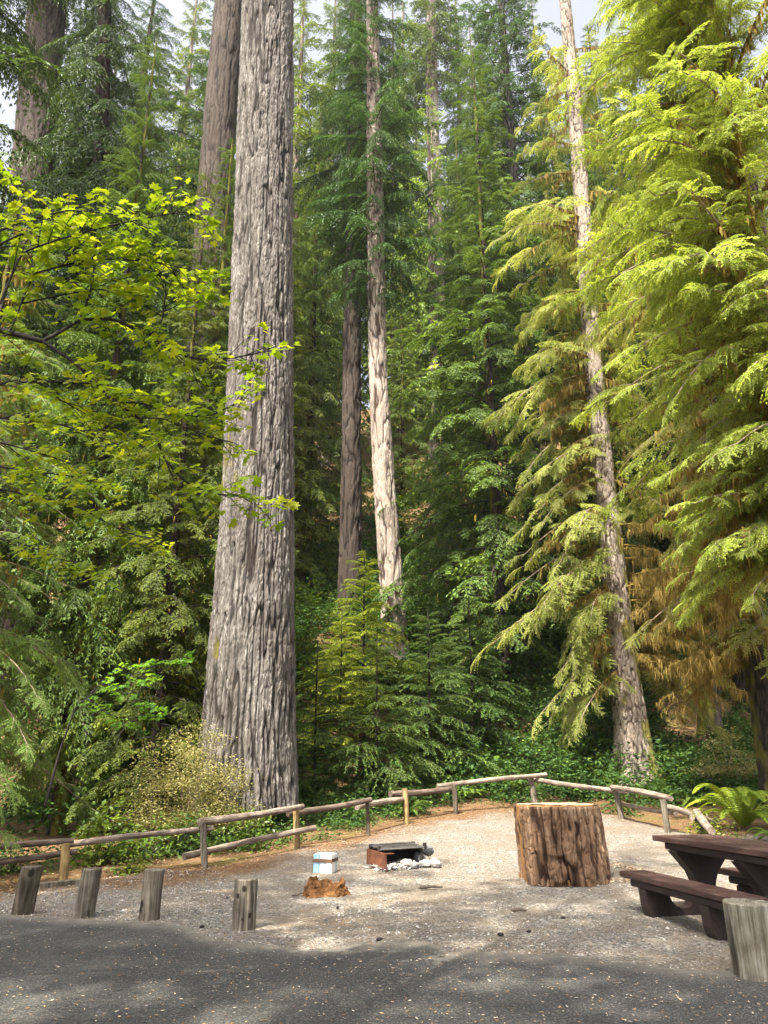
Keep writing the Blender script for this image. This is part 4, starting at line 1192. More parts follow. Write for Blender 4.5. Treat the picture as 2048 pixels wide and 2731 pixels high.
for i in range(110):
    f = (i + rg.uniform()) / 110
    h = 3.6 + 25 * f
    az = i * 2.399 + rg.normal(0, .4)
    if math.sin(az) < -.38 and rg.uniform() < .9: continue
    if math.cos(az) > .3 and h < 12 and rg.uniform() < .45: continue
    ln = (3.7 - 1.6 * f) * rg.uniform(.7, 1.15)
    specs.append((h, az, ln, -.30 + .35 * f + rg.normal(0, .12)))
# boughs seen clearly left of the trunk, from low to high
for h, ln, pt in ((3.9, 3.0, -.40), (4.6, 2.9, -.42), (5.6, 2.5, -.35), (6.9, 3.2, -.30), (8.0, 2.7, -.32), (9.6, 3.3, -.22), (11.0, 3.4, -.25), (12.4, 3.0, -.15), (14.2, 3.6, -.20), (16.5, 3.6, -.1), (19.5, 4.0, -.05)):
    for k in range(4):
        specs.append((h + rg.uniform(-.45, .45), math.pi + rg.uniform(-.3, .7), ln * rg.uniform(.8, 1.05), pt + rg.normal(0, .07)))
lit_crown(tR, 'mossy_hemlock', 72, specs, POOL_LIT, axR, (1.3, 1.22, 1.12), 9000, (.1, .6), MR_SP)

# the great hemlock beside the table: its trunk stands out of frame, its boughs fill the right
g = GX(2330, 12.6)
tB = thing('spreading_hemlock', g, 'yellow green hemlock boughs filling the upper right above the picnic table', 'tree')
cB = straight(24, .34)
child('trunk', trunk_mesh('spreading_trunk', cB, 80, 300, M['hemlock_bark'], .02, (.08, .25), .4, .6, 41, mossfn(11, 3, .0)), tB)
specs = []
for i in range(150):
    f = (i + rg.uniform()) / 150
    h = 4.6 + 14.5 * f
    az = R(rg.uniform(105, 275))
    ln = (4.3 - .9 * f) * rg.uniform(.45, 1.05)
    if f < .3: ln *= .62 + 1.2 * f
    if R(148) < az < R(215): ln *= .78
    specs.append((h, az, ln, .03 + .30 * f + rg.normal(0, .16)))
MB_SP = [(rg.uniform(4.6, 7.5), R(rg.uniform(70, 150)), rg.uniform(1.2, 2.4), rg.uniform(0, .25), rg.uniform(.25, .6)) for i in range(12)]
for i in range(14):
    specs.append((rg.uniform(4.8, 6.8), R(rg.uniform(150, 235)), rg.uniform(1.2, 2.5), rg.uniform(-.08, .25)))
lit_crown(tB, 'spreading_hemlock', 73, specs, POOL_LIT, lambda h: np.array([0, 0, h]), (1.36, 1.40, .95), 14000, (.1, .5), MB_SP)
# a second, mossier one behind it
g = GX(2075, 18.5)
tM = thing('mossy_conifer', g, 'dark trunk hung with golden brown moss at the right edge under the lime boughs', 'tree')
child('trunk', trunk_mesh('mossy_trunk', straight(22, .26), 60, 260, M['mossy_bark'], .03, (.1, .4), .4, .6, 42, mossfn(12, 3, -.06)), tM)
specs = [(4.2 + 15 * (i / 60) + rg.uniform(-.3, .3), R(rg.uniform(60, 320)), rg.uniform(2.0, 3.6), rg.normal(-.22 + .3 * i / 60, .12)) for i in range(60)]
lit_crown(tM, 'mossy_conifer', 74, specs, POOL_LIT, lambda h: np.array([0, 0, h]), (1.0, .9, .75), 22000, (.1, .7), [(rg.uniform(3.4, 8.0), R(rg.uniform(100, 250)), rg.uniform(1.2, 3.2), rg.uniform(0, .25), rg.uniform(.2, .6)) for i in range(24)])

# ------------------------------------------------------------------ woods one can tell apart
g = GX(-285, 12.9)
tL = thing('low_hemlock', g, 'low limbed hemlock at the left edge, its sprays hanging behind the leaning bollards', 'tree')
child('trunk', trunk_mesh('low_hemlock_trunk', straight(13, .16), 40, 120, M['mossy_bark'], .02, (.1, .4), .3, .5, 44, mossfn(14, 3, .1)), tL)
rg = np.random.default_rng(75)
specs = [(1.7 + 10.5 * (i / 64) + rg.uniform(-.2, .2), R(rg.uniform(-70, 80)), rg.uniform(1.9, 3.2) * (1 - .72 * i / 64), rg.normal(-.10 + .3 * i / 64, .12)) for i in range(64)]
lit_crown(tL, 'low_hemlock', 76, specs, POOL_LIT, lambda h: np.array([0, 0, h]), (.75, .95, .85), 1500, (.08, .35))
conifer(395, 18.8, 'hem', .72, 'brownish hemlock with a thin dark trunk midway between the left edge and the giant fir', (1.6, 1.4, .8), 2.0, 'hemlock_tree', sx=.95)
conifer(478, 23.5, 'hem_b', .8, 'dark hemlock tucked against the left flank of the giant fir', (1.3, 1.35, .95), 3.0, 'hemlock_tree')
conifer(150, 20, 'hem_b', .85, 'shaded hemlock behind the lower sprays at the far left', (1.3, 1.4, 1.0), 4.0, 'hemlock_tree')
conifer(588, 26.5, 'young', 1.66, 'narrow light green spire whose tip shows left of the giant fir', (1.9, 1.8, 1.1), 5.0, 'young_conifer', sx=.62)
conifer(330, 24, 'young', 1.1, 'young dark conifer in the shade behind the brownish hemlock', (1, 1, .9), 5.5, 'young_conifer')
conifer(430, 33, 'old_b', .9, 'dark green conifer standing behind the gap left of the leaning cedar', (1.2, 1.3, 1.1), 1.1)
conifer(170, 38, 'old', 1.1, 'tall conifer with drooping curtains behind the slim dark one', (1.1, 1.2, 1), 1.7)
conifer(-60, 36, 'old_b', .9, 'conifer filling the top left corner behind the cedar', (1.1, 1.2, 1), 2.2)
conifer(362, 52, 'far', 1.30, 'pale sunlit conifer in the bright gap left of the giant fir', (2.0, 1.8, 1.3), 2.6)  # raised tint here and on the other far conifers stands in for haze
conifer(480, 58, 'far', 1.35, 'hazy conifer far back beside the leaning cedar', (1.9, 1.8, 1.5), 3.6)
conifer(720, 36, 'hem', 1.0, 'sunlit yellow green hemlock just right of the giant fir, behind the saplings', (2.0, 1.7, .9), 0.4, 'hemlock_tree')  # tint lifted so the needles look sunlit
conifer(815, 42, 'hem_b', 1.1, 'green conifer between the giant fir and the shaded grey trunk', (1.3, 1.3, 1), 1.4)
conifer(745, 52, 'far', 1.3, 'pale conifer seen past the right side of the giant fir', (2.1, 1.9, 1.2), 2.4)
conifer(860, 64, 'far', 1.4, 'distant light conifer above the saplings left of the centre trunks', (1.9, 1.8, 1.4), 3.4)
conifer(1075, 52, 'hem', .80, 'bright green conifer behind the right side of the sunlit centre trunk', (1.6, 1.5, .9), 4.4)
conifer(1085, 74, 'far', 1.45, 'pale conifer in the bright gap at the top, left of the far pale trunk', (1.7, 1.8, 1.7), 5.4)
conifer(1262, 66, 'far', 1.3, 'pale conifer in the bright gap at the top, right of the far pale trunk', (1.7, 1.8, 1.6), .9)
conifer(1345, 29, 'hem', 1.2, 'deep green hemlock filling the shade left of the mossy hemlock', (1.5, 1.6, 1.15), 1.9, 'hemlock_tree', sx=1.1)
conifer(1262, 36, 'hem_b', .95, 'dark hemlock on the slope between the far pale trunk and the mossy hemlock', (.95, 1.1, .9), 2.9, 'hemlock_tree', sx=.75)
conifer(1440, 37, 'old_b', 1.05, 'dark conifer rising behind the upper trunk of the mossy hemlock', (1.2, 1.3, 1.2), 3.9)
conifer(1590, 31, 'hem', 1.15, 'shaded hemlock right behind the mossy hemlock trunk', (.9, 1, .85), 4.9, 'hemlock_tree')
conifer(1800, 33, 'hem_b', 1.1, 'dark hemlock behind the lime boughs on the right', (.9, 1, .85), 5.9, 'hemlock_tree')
conifer(1985, 28, 'hem_b', 1.0, 'dark hemlock deep in the shade behind the mossy right edge trunk', (.8, .9, .8), .2, 'hemlock_tree')  # deep shade put into the dimmed needle tint
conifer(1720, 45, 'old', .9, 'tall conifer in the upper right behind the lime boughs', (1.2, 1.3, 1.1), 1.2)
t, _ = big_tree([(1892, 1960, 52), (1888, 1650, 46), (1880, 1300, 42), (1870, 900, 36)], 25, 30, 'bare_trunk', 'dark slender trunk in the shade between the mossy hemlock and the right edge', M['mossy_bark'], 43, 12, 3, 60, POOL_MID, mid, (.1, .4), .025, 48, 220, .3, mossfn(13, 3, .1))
conifer(0, 0, 'hem_b', 1.45, 'tall conifer just outside the left edge, its dark sprays entering at the top', (1.0, 1.1, .95), 2.1, 'conifer_tree', None, (-13.8, 18.5))
# trees standing behind the photographer, whose shade lies on the asphalt
variant('shade', 30, .22, 14, 3.8, 52, POOL_MID, mid, M['mossy_bark'], 28, p0=-.1, p1=.4, taper=1.5)
for k, (x, y, key, s, rz, cl) in enumerate([(-7.7, 1.4, 'shade', .95, .3, 'beside the parking bay on the left'), (-9.5, -.5, 'shade', .95, 1.3, 'outermost at the left of the parking bay'),
                              (-1.2, -3.3, 'shade', .95, 2.3, 'straight behind the viewer'), (-5.0, -8.0, 'shade', 1.2, 3.3, 'tallest and farthest behind the viewer'),
                              (-10.5, -6.2, 'shade', 1.0, 4.3, 'behind the viewer on the left'), (-2.7, 1.1, 'shade', .90, 5.3, 'right above the viewer')]):
    conifer(0, 0, key, s, 'high crowned hemlock %s, shading the asphalt' % cl, (1, 1, .9), rz, 'hemlock_tree', None, (x, y), sx=[1, 1, .95, .85, .9, .6][k])

# distant wood up the slope reads as one mass
rg = np.random.default_rng(9)
mb = MB()
far_pool = pool_of(6, 4, 3.6, nsec=8, seclen=.36, step=.36, ll=.62, lw=.20, rise=.05, droop=.4, hang=.8)
for i in range(84):
    Y = rg.uniform(60, 112); px = rg.uniform(-150, 2200)
    g = GX(px, Y); H = rg.uniform(34, 62)
    if 330 < px < 430 or 1180 < px < 1270: H *= .7
    cr = conifer_crown(rg, 4, H, 4.2, 70, far_pool, None, None, -.1, .3, 1.3)
    dt = rg.normal(0, .12)
    V = np.concatenate(cr.V) + g
    o = mb.n
    tv = np.zeros(len(V)); 
    for s0, v in cr.A['var']: tv[s0:s0 + len(v)] = v
    mb.add(V, np.zeros((0, 4), int), 0, var=np.clip(tv + dt, 0, 1))
    mb.F = [f for f in mb.F if len(f[0])] + [(f + o, m_) for f, m_ in cr.F]
    tv_, tf = tube(np.array([g, g + UP * H]), [.45, .05], 6, False)
    mb.add(tv_, tf, 1)
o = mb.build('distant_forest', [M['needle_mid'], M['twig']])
o.color = (2.4, 2.3, 1.9, 1)  # tint lifted to imitate glare and haze on the far wood
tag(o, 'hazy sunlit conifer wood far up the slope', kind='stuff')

# ------------------------------------------------------------------ saplings
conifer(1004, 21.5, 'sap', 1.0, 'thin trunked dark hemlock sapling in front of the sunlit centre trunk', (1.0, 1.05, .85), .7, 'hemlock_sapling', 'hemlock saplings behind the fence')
conifer(905, 25.0, 'sap', 1.05, 'sunlit yellow green sapling left of the thin trunked one', (3.0, 2.4, .9), 1.7, 'hemlock_sapling', 'hemlock saplings behind the fence')  # sunlight painted in: needle tint raised well above the shaded saplings
conifer(968, 27.0, 'sap', 1.35, 'taller sunlit sapling touching the left edge of the sunlit centre trunk', (2.8, 2.3, .9), 2.7, 'hemlock_sapling', 'hemlock saplings behind the fence')  # same raised tint, in place of sun on the needles
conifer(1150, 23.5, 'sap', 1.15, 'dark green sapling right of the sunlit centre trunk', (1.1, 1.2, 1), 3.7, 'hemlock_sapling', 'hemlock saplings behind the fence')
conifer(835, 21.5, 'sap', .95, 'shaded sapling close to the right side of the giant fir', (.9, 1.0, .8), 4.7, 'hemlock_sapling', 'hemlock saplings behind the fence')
conifer(1265, 25, 'sap', 1.2, 'sapling in deep shade under the lowest left bough of the mossy hemlock', (.8, .95, .8), 5.7, 'hemlock_sapling', 'hemlock saplings behind the fence')  # needle tint lowered to carry the shade

# ------------------------------------------------------------------ shrubs and ferns
def bush(rg, Rr, H, ncl, per, ll, lw, up=.8, spread=.10, shell=.45, droop=.2, lo=.05):
    u = rg.normal(0, 1, (ncl, 3)); u = nrmz(u); u[:, 2] = np.abs(u[:, 2])
    rad = rg.uniform(0, 1, ncl) ** shell
    c = u * rad[:, None] * np.array([Rr, Rr, H]); c[:, 2] = np.maximum(c[:, 2], lo)
    p = np.repeat(c, per, 0) + rg.normal(0, spread, (ncl * per, 3)) * np.array([1, 1, .6])
    p[:, 2] = np.maximum(p[:, 2], .03)
    d = nrmz(rg.normal(0, 1, p.shape) * np.array([1, 1, .35]) + .7 * nrmz(p * np.array([1, 1, .3])))
    n = len(p)
    V, Fq = leaf_quads(p, d, ll * rg.uniform(.6, 1.3, n), lw * rg.uniform(.7, 1.25, n), UP * up + rg.normal(0, .4, (n, 3)), droop, .42)
    tv = np.clip(np.repeat(rg.normal(.42, .16, ncl), per) + rg.normal(0, .12, n), 0, 1)
    return V, Fq, np.repeat(tv, 4), c
def stems(mb, c, rg, r, n, mat=1):
    for k in rg.choice(len(c), min(n, len(c)), replace=False):
        e = c[k]; m_ = e * np.array([.35, .35, .55]) + rg.normal(0, .03, 3)
        V, Fq = tube(np.array([[rg.normal(0, .03), rg.normal(0, .03), -.05], m_, e]), [r, r * .7, r * .3], 4, False)
        mb.add(V, Fq, mat)
def shrub(px, py, Y, Rr, H, ncl, per, ll, lw, mat, label, seed, name='shrub', cat='shrub', group=None, twig='dark_twig', nst=26, r=.008, col=None, zoff=0., **kw):
    rg = np.random.default_rng(seed)
    g = GX(px, Y) if py is None else G(px, py)
    t = thing(name, g + UP * zoff, label, cat, group)
    V, Fq, tv, c = bush(rg, Rr, H, ncl, per, ll, lw, **kw)
    child('foliage', MB().add(V, Fq, 0, var=tv).mesh(name + '_foliage', [M[mat]]), t, col)
    mb = MB(); stems(mb, c, rg, r, nst, 0)
    child('stems', mb.mesh(name + '_stems', [M[twig]]), t)
    return t
LS = 'leafy bushes along the left fence'
shrub(286, None, 14.4, .55, .95, 60, 9, .11, .075, 'salal_leaf', 'sunlit round leaved bush rising highest above the left fence rail', 101, 'salal_bush', 'bush', LS, col=(1.3, 1.15, .9))
shrub(400, None, 14.6, .70, .70, 90, 10, .085, .05, 'salal_leaf', 'low green bush under the long pale rail between the tan post and the grey post', 102, 'salal_bush', 'bush', LS)
shrub(505, None, 15.0, .70, .72, 90, 10, .08, .045, 'shrub_leaf', 'dark green bush behind the grey fence post left of the big trunk', 103, 'salal_bush', 'bush', LS)
shrub(650, None, 15.4, .62, .80, 90, 10, .08, .045, 'salal_leaf', 'bright bush between the two rails at the foot of the giant fir', 104, 'salal_bush', 'bush', LS)
shrub(30, None, 14.0, .9, .50, 80, 10, .085, .05, 'shrub_leaf', 'ragged bush behind the lowest rails at the left edge', 105, 'salal_bush', 'bush', LS)
shrub(590, None, 16.2, .6, .55, 60, 10, .07, .04, 'shrub_leaf', 'small shaded bush behind the bright one at the giant fir', 106, 'salal_bush', 'bush', LS)
shrub(345, 2330, None, .28, .22, 26, 8, .08, .05, 'salal_leaf', 'small yellow green clump at the gravel edge behind the second bollard', 107, 'salal_bush', 'bush', LS, col=(1.3, 1.1, .8))
shrub(492, None, 16.0, 1.35, 2.4, 330, 60, .050, .034, 'pale_leaf', 'pale cream green feathery huckleberry bush in front of the giant fir', 111, 'huckleberry_bush', 'bush', twig='pale_twig', nst=60, spread=.13, shell=.5, lo=.5)
shrub(1958, None, 21.5, .95, 1.9, 90, 36, .065, .043, 'pale_leaf', 'pale spindly huckleberry bush at the right edge behind the large fern', 112, 'huckleberry_bush', 'bush', twig='pale_twig', nst=34, spread=.12, shell=.35, lo=.75, r=.012)
FS = 'low bushes along the middle of the fence'
shrub(1135, None, 23.2, .9, .9, 80, 10, .09, .05, 'shrub_leaf', 'dark bush behind the two darkest rails', 121, 'fence_bush', 'bush', FS)
shrub(1375, None, 22.6, .55, .65, 60, 9, .10, .06, 'salal_leaf', 'yellow green bush under the highest rail, left of the log round', 122, 'fence_bush', 'bush', FS, col=(1.25, 1.1, .8))
shrub(1500, None, 23.4, 1.0, 1.0, 90, 10, .09, .05, 'shrub_leaf', 'green bush behind the fence above the log round', 123, 'fence_bush', 'bush', FS)
shrub(1600, None, 23.2, .7, .85, 70, 10, .09, .055, 'salal_leaf', 'bright bush at the left foot of the mossy hemlock', 124, 'fence_bush', 'bush', FS)
shrub(905, None, 19.6, 1.0, .7, 100, 10, .085, .05, 'shrub_leaf', 'deep green bush behind the thin post right of the giant fir', 125, 'fence_bush', 'bush', FS)
shrub(1800, None, 22.5, .9, .8, 80, 10, .09, .05, 'salal_leaf', 'leafy bush at the right foot of the mossy hemlock', 126, 'fence_bush', 'bush', FS)
shrub(1898, None, 15.4, .42, .50, 70, 10, .06, .035, 'salal_leaf', 'yellow bush between the last fence post and the large fern', 127, 'fence_bush', 'bush', FS, col=(1.5, 1.15, .7))

def rhodo(px, Y, label, seed):
    rg = np.random.default_rng(seed)
    g = GX(px, Y)
    t = thing('rhododendron', g, label, 'bush')
    _, _, _, c = bush(rg, 1.25, 1.75, 150, 1, .1, .05, shell=.4, lo=.3)
    mb = MB()
    k = 8
    p = np.repeat(c, k, 0); th = np.tile(np.arange(k) * 2 * np.pi / k, len(c)) + np.repeat(rg.uniform(0, 6, len(c)), k)
    d = nrmz(np.stack([np.cos(th), np.sin(th), rg.normal(-.25, .25, len(th))], -1))
    V, Fq = leaf_quads(p, d, rg.uniform(.13, .22, len(p)), .048, UP + rg.normal(0, .3, p.shape), .35, .5)
    child('foliage', mb.add(V, Fq, 0, var=np.repeat(np.clip(rg.normal(.45, .18, len(p)), 0, 1), 4)).mesh('rhododendron_foliage', [M['shrub_leaf']]), t, (.9, 1.1, 1.0))
    mb = MB(); stems(mb, c, rg, .012, 50, 0); child('stems', mb.mesh('rhododendron_stems', [M['dark_twig']]), t)
rhodo(1012, 21.6, 'dark rhododendron with whorled long leaves under the thin trunked sapling', 131)

def fern_mesh(key, seed, n, L_, wid, lift):
    rg = np.random.default_rng(seed)
    mb = MB()
    for i in range(n):
        az = i * 2.399 + rg.normal(0, .2); ln = L_ * rg.uniform(.7, 1.1); lf = lift * rg.uniform(.6, 1.25)
        q = np.linspace(.0, 1, 44)
        axp = np.stack([ln * (q * (1 - .10 * q)), 0 * q, ln * (lf * q - (lf * .55 + .35) * q * q)], -1)
        A = rot_az(az, 0, 0)
        V, Fq = tube(axp @ A, np.linspace(.006, .002, 44), 3, False); mb.add(V, Fq, 0, var=.3)
        T = nrmz(np.gradient(axp, axis=0))
        for sg in (1, -1):
            d = nrmz(np.array([0, sg, 0]) + T * .35 + rg.normal(0, .06, T.shape) - UP * .12)
            wl = wid * ln * np.clip(np.sin(np.pi * np.clip(q * .93 + .07, 0, 1)) ** .55, .05, 1) * rg.uniform(.9, 1.1, 44)
            nr = np.cross(T, np.array([0, 1., 0])); nr *= np.sign(nr[:, 2:3] + 1e-9)
            V, Fq = leaf_quads(axp[2:] @ A, d[2:] @ A, wl[2:], .026 * ln / .9, nr[2:] @ A, .12, .3)
            mb.add(V, Fq, 0, var=np.repeat(np.clip(rg.normal(.5, .1) + rg.normal(0, .08, 42), 0, 1), 4))
    return mb.mesh(key, [M['fern_leaf']])
FERN = [fern_mesh('fern_a', 141, 24, 1.05, .13, 1.5), fern_mesh('fern_b', 142, 16, .85, .13, 1.1)]
def fern(px, Y, k, s, label, col=(1, 1, 1)):
    o = bpy.data.objects.new('sword_fern', FERN[k]); C.objects.link(o)
    o.location = [float(v) for v in GX(px, Y) + UP * .03]; o.scale = (s,) * 3; o.rotation_euler = (0, 0, rng.uniform(0, 6)); o.color = (*col, 1)
    tag(o, label, 'fern', 'sword ferns around the clearing')
fern(1985, 16.9, 0, 1.3, 'large sunlit sword fern right of the fence end, above the table', (1.6, 1.5, .9))  # brighter tint makes up for sun the boughs block
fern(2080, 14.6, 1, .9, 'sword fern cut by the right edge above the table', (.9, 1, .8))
fern(1850, 21, 1, .9, 'small fern in the shade behind the large sunlit fern', (.7, .8, .7))  # shade put into the darker frond tint
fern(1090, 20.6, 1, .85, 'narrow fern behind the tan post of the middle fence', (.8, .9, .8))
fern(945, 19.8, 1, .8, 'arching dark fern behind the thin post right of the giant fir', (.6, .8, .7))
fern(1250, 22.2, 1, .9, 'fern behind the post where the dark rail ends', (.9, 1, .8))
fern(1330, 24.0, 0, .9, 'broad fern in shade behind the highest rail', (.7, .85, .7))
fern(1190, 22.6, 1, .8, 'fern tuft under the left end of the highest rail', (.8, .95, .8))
fern(1720, 25, 0, .9, 'dim fern under the trees right of the mossy hemlock', (.6, .75, .7))  # frond tint darkened as if shaded by the trees

# undergrowth: a continuous tangle of leaves over the shaded slope
rg = np.random.default_rng(17)
mb = MB()
def patch(n, xr, yr, Rr, H, ncl, per, ll, lw, tint, cond=None):
    for _ in range(n):
        x, y = rg.uniform(*xr), rg.uniform(*yr)
        if y < float(back_y(np.array([x]))[0]) + .5 + Rr * .4: continue
        if cond and not cond(x, y): continue
        s = rg.uniform(.6, 1.25)
        V, Fq, tv, c = bush(rg, Rr * s, H * s, ncl, per, ll, lw, spread=ll * .9)
        mb.add(V + np.array([x, y, tz(x, y) - .05]), Fq, 0, var=np.clip(tv + tint + rg.normal(0, .08), 0, 1))
path = lambda x, y: not (8.2 + .12 * (y - 20) < x < 10.6 + .1 * (y - 20) and 25.5 < y < 30) and not (x > 5.5 and y < 19.5)
path2 = lambda x, y: path(x, y) and not (x < -3.2 and y > 15.8)
patch(330, (-9, 8), (15, 24), .45, .42, 18, 9, .09, .05, -.02, path2)
patch(420, (-14, 15), (20, 34), .8, .95, 26, 10, .13, .075, -.05, lambda x, y: path(x, y) and not (x < -3 and y < 24))
patch(220, (-7, 4), (27, 42), 1.1, 1.4, 28, 10, .17, .10, -.02)
patch(160, (8, 16), (21, 34), .9, 1.0, 28, 10, .13, .075, -.05, path)
patch(260, (1, 10), (22, 33), .9, 1.3, 30, 10, .13, .075, -.03, path)
patch(520, (-22, 24), (32, 60), 1.3, 1.5, 26, 9, .22, .13, .0)
o = mb.build('undergrowth', M['shrub_leaf']); tag(o, 'tangled dark green undergrowth covering the forest floor and slope', kind='stuff')
# taller leafy shrubs that stand out of it
VS = 'tall leafy shrubs on the shaded slope'
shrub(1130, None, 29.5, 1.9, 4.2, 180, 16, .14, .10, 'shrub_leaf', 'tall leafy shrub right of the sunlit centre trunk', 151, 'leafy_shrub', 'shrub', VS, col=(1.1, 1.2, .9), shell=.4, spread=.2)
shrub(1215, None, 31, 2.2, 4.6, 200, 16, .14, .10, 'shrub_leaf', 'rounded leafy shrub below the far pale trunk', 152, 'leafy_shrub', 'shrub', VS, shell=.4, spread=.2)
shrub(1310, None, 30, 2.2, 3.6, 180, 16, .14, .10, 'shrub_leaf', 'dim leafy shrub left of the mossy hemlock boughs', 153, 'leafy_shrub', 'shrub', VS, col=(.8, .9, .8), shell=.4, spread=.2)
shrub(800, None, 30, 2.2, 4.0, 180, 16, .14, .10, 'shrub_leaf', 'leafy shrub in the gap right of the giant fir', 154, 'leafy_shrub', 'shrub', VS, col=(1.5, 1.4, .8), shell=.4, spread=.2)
shrub(1130, None, 44, 2.6, 5.0, 180, 14, .2, .14, 'shrub_leaf', 'sunlit yellow shrub at the foot of the far pale trunk', 155, 'leafy_shrub', 'shrub', VS, col=(2.2, 1.8, .8), shell=.4, spread=.25)  # sunlight put into the leaf colour by a raised tint
shrub(250, None, 20, 2.0, 3.0, 160, 14, .13, .09, 'shrub_leaf', 'dark shrub low in the shade at the left behind the fence', 156, 'leafy_shrub', 'shrub', VS, col=(.6, .7, .6), shell=.4, spread=.2)  # leaf tint darkened to imitate the shade under the boughs

# ------------------------------------------------------------------ maples
def maple_leaf():
    a = [0, 17, 42, 60, 84, 104, 126, 172]; r = [1.0, .60, .96, .58, .80, .48, .50, .10]
    pts = [(rr * math.cos(R(t)), rr * math.sin(R(t))) for t, rr in zip(a, r)]
    pts = pts + [(x, -y) for x, y in pts[:0:-1]]
    return np.array([[0.12, 0]] + pts)
ML = maple_leaf()
def maple_leaves(p, d, nrm, s, rg, tint):
    """p leaf bases, d tip directions, nrm upper side"""
    n = len(p)
    x = nrmz(d - nrm * (d * nrm).sum(-1, keepdims=True)); y = np.cross(nrm, x)
    r2 = (ML ** 2).sum(-1)
    cup = rg.normal(-.16, .10, n)
    V = p[:, None] + s[:, None, None] * ((ML[None, :, 0:1] + .35) * x[:, None] + ML[None, :, 1:2] * y[:, None] + (cup[:, None] * r2[None])[..., None] * nrm[:, None])
    m_ = len(ML)
    f = np.array([[0, i, i + 1 if i + 1 < m_ else 1] for i in range(1, m_)])
    return V.reshape(-1, 3), (f[None] + np.arange(n)[:, None, None] * m_).reshape(-1, 3), np.repeat(tint, m_)

def maple(name, label, base, polys, s0, twigstep, seed, mats, nleaf=(3, 5), tw=(.16, .42), rbase=.03, col=(1, 1, 1)):
    rg = np.random.default_rng(seed)
    t = thing(name, base, label, 'tree')
    br = MB(); lf = MB()
    for poly, r0, leafy in polys:
        W = np.array([P(*q) for q in poly]) - base
        n = max(8, len(W) * 5)
        W = smooth_path(W, n)
        V, Fq = tube(W, np.linspace(r0, r0 * .35, n), 6, False); br.add(V, Fq)
        if not leafy: continue
        seg = np.linalg.norm(np.diff(W, axis=0), axis=1); cum = np.concatenate([[0], np.cumsum(seg)])
        st = leafy if leafy < 1 else 0.
        for s in np.arange(cum[-1] * st, cum[-1] + .001, twigstep * (1.7 if poly[0][2] < 4.5 else 1)):
            o = np.array([np.interp(s, cum, W[:, k]) for k in range(3)])
            i = min(np.searchsorted(cum, s), n - 2)
            T = nrmz(W[min(i + 1, n - 1)] - W[max(i - 1, 0)])
            H = nrmz(np.cross(T, UP)) * rg.choice([-1, 1])
            dr = nrmz(T * rg.uniform(.3, 1.0) + H * rg.uniform(.2, 1.1) + UP * rg.normal(-.02, .22))
            l = rg.uniform(*tw) * (1.15 - .4 * s / cum[-1])
            e = o + dr * l - UP * .10 * l
            V, Fq = tube(np.array([o, (o + e) / 2 + UP * .02, e]), [.0045, .003, .002], 4, False); br.add(V, Fq)
            k = rg.integers(*nleaf)
            pp, dd = [], []
            for j in range(k):
                q = 1 - j / (k + .5)
                b_ = o + (e - o) * q
                for sg in ((1, -1) if j else (0, 1, -1)):
                    d0 = nrmz(dr + sg * np.cross(dr, UP) * rg.uniform(.7, 1.5) + rg.normal(0, .18, 3) - UP * .25)
                    pp.append(b_ + d0 * .03); dd.append(d0)
            pp, dd = np.array(pp), np.array(dd)
            view = nrmz(np.array([0, 0, CAMZ]) - (pp + base)); view[:, 2] = 0
            nr = nrmz(UP * .85 + rg.normal(0, .32, pp.shape) + np.array([-.14, -.34, 0]))
            sz = s0 * rg.uniform(.62, 1.2, len(pp))
            tv = np.clip(rg.normal(.52, .16) + rg.normal(0, .12, len(pp)), 0, 1)
            V, Fq, tt_ = maple_leaves(pp, dd, nr, sz, rg, tv); lf.add(V, Fq, 0, var=tt_)
    child('branches', br.mesh(name + '_branches', [mats[1]], True), t)
    child('foliage', lf.mesh(name + '_foliage', [mats[0]]), t, col)
    return t
mp = lambda L_, Y: [(x, y, Y + k * .03) for k, (x, y) in enumerate(L_)]
base = np.array([-4.9, 4.6, 0]); base[2] = tz(*base[:2])
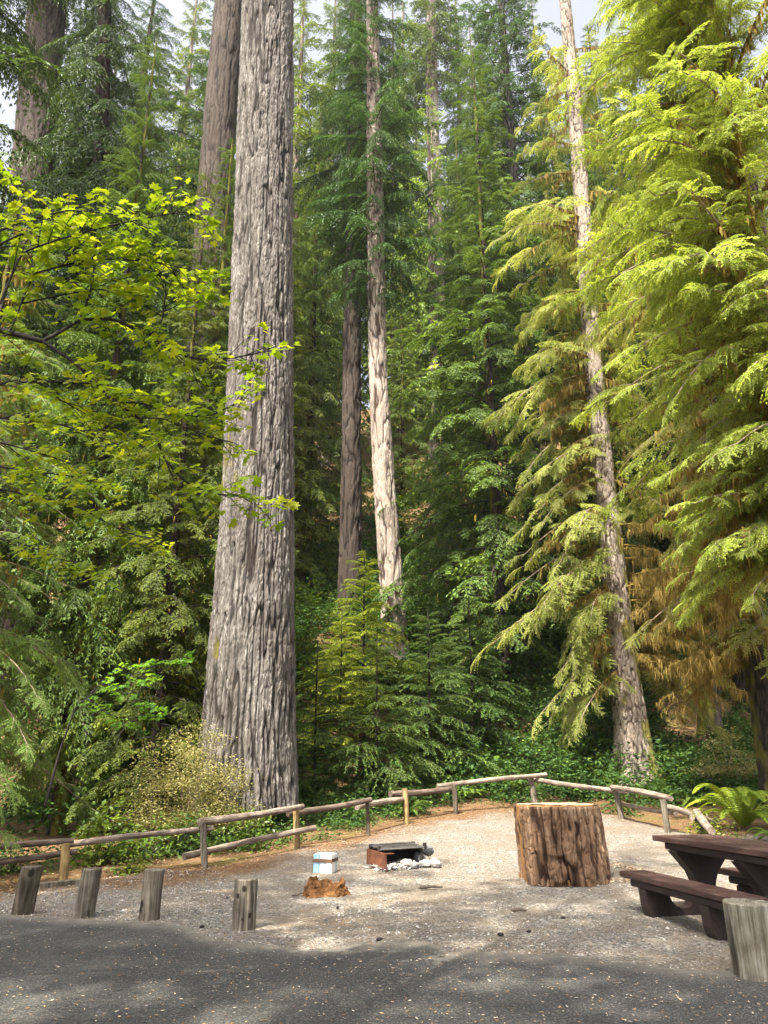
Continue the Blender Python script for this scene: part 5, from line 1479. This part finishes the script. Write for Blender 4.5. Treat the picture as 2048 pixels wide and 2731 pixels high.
polys = [
 ([(-1300, 2150, 4.6), (-900, 1500, 4.65), (-500, 1060, 4.7), (-150, 880, 4.7), (-60, 868, 4.7), (0, 880, 4.7), (114, 910, 4.7)], .05, 0),
 (mp([(114, 910), (160, 885), (213, 853), (260, 850), (309, 853), (395, 896), (457, 936), (525, 958), (617, 955), (667, 946), (705, 936)], 4.7), .014, .12),
 (mp([(213, 853), (235, 800), (247, 754), (253, 693), (204, 637), (180, 560)], 4.7), .010, .2),
 (mp([(395, 896), (432, 859), (444, 767), (430, 715)], 4.8), .007, .3),
 (mp([(114, 910), (204, 970), (259, 1032), (309, 1072), (370, 1115), (420, 1174), (438, 1224), (494, 1285), (556, 1316), (623, 1322), (716, 1328)], 4.7), .013, .10),
 (mp([(309, 1072), (383, 1075), (451, 1106), (556, 1112), (648, 1069)], 4.8), .007, .2),
 (mp([(370, 1115), (432, 1115), (520, 1150), (600, 1175)], 4.9), .006, .3),
 (mp([(-60, 1035), (0, 1023), (99, 1017), (198, 1020), (290, 1026), (350, 1060)], 5.0), .010, .1),
 (mp([(-60, 960), (0, 900), (25, 890), (56, 810), (90, 730), (80, 640)], 4.6), .010, .1),
 (mp([(-80, 700), (0, 650), (90, 610), (150, 570), (60, 500), (20, 460)], 4.4), .008, .1),
 (mp([(0, 810), (56, 674), (150, 640), (300, 600), (420, 575), (520, 562)], 4.4), .009, .15),
 (mp([(-60, 640), (60, 590), (180, 560), (300, 570), (400, 610)], 4.3), .008, .1),
 (mp([(90, 730), (200, 700), (300, 690), (420, 700), (560, 730)], 4.6), .008, .15),
 (mp([(56, 810), (150, 790), (260, 770), (380, 790)], 4.7), .007, .15),
 (mp([(-60, 1120), (60, 1110), (150, 1130), (260, 1160), (340, 1200)], 6.0), .010, .1),
 (mp([(-80, 1160), (40, 1190), (130, 1215), (200, 1240)], 5.6), .009, .1),
 (mp([(99, 1017), (150, 1060), (240, 1110), (310, 1150)], 5.2), .007, .2),
 (mp([(-80, 1290), (30, 1310), (120, 1330), (200, 1345), (330, 1420), (420, 1440)], 6.4), .010, .1),
 (mp([(-80, 1420), (60, 1450), (160, 1490), (260, 1520)], 7.0), .010, .1),
 (mp([(-80, 1230), (60, 1255), (200, 1270), (300, 1300)], 6.6), .009, .15),
]
maple('vine_maple', 'bright yellow green vine maple leaning in from the left, in front of the trees', base, polys, .053, .043, 161, (M['maple_leaf'], M['dark_twig']))
base = GX(120, 12.0)
polys = [(mp([(120, 2150), (160, 2000), (200, 1890), (240, 1850)], 12.0), .02, 0),
         (mp([(200, 1890), (260, 1840), (320, 1830), (410, 1800)], 11.9), .010, .1), (mp([(240, 1850), (300, 1790), (400, 1770), (510, 1755)], 12.0), .010, .2),
         (mp([(200, 1890), (230, 1860), (280, 1900), (350, 1925), (410, 1910)], 11.7), .010, .1), (mp([(240, 1850), (280, 1820), (350, 1860), (420, 1890)], 11.6), .008, .1)]
maple('low_maple', 'small cool green maple in the shade left of the pale huckleberry bush', base, polys, .062, .09, 162, (M['maple_leaf'], M['dark_twig']), col=(.55, .85, 1.1))  # cool, darker tint of the maple leaf paints in the shade

# ------------------------------------------------------------------ haze between the trees
V, Fq = box(np.array([0, 35, 62.]), 420, 240, 134)
m, t, out = nt('haze_air')
pv = N(t, 'ShaderNodeVolumePrincipled'); pv.inputs['Color'].default_value = (.93, .96, 1, 1); pv.inputs['Density'].default_value = .00022; pv.inputs['Anisotropy'].default_value = .2
L(t, pv.outputs[0], out.inputs['Volume'])
tag(MB().add(V, Fq).build('haze', m), 'thin bright haze between the far trees', kind='stuff')
sc.cycles.volume_bounces = 0
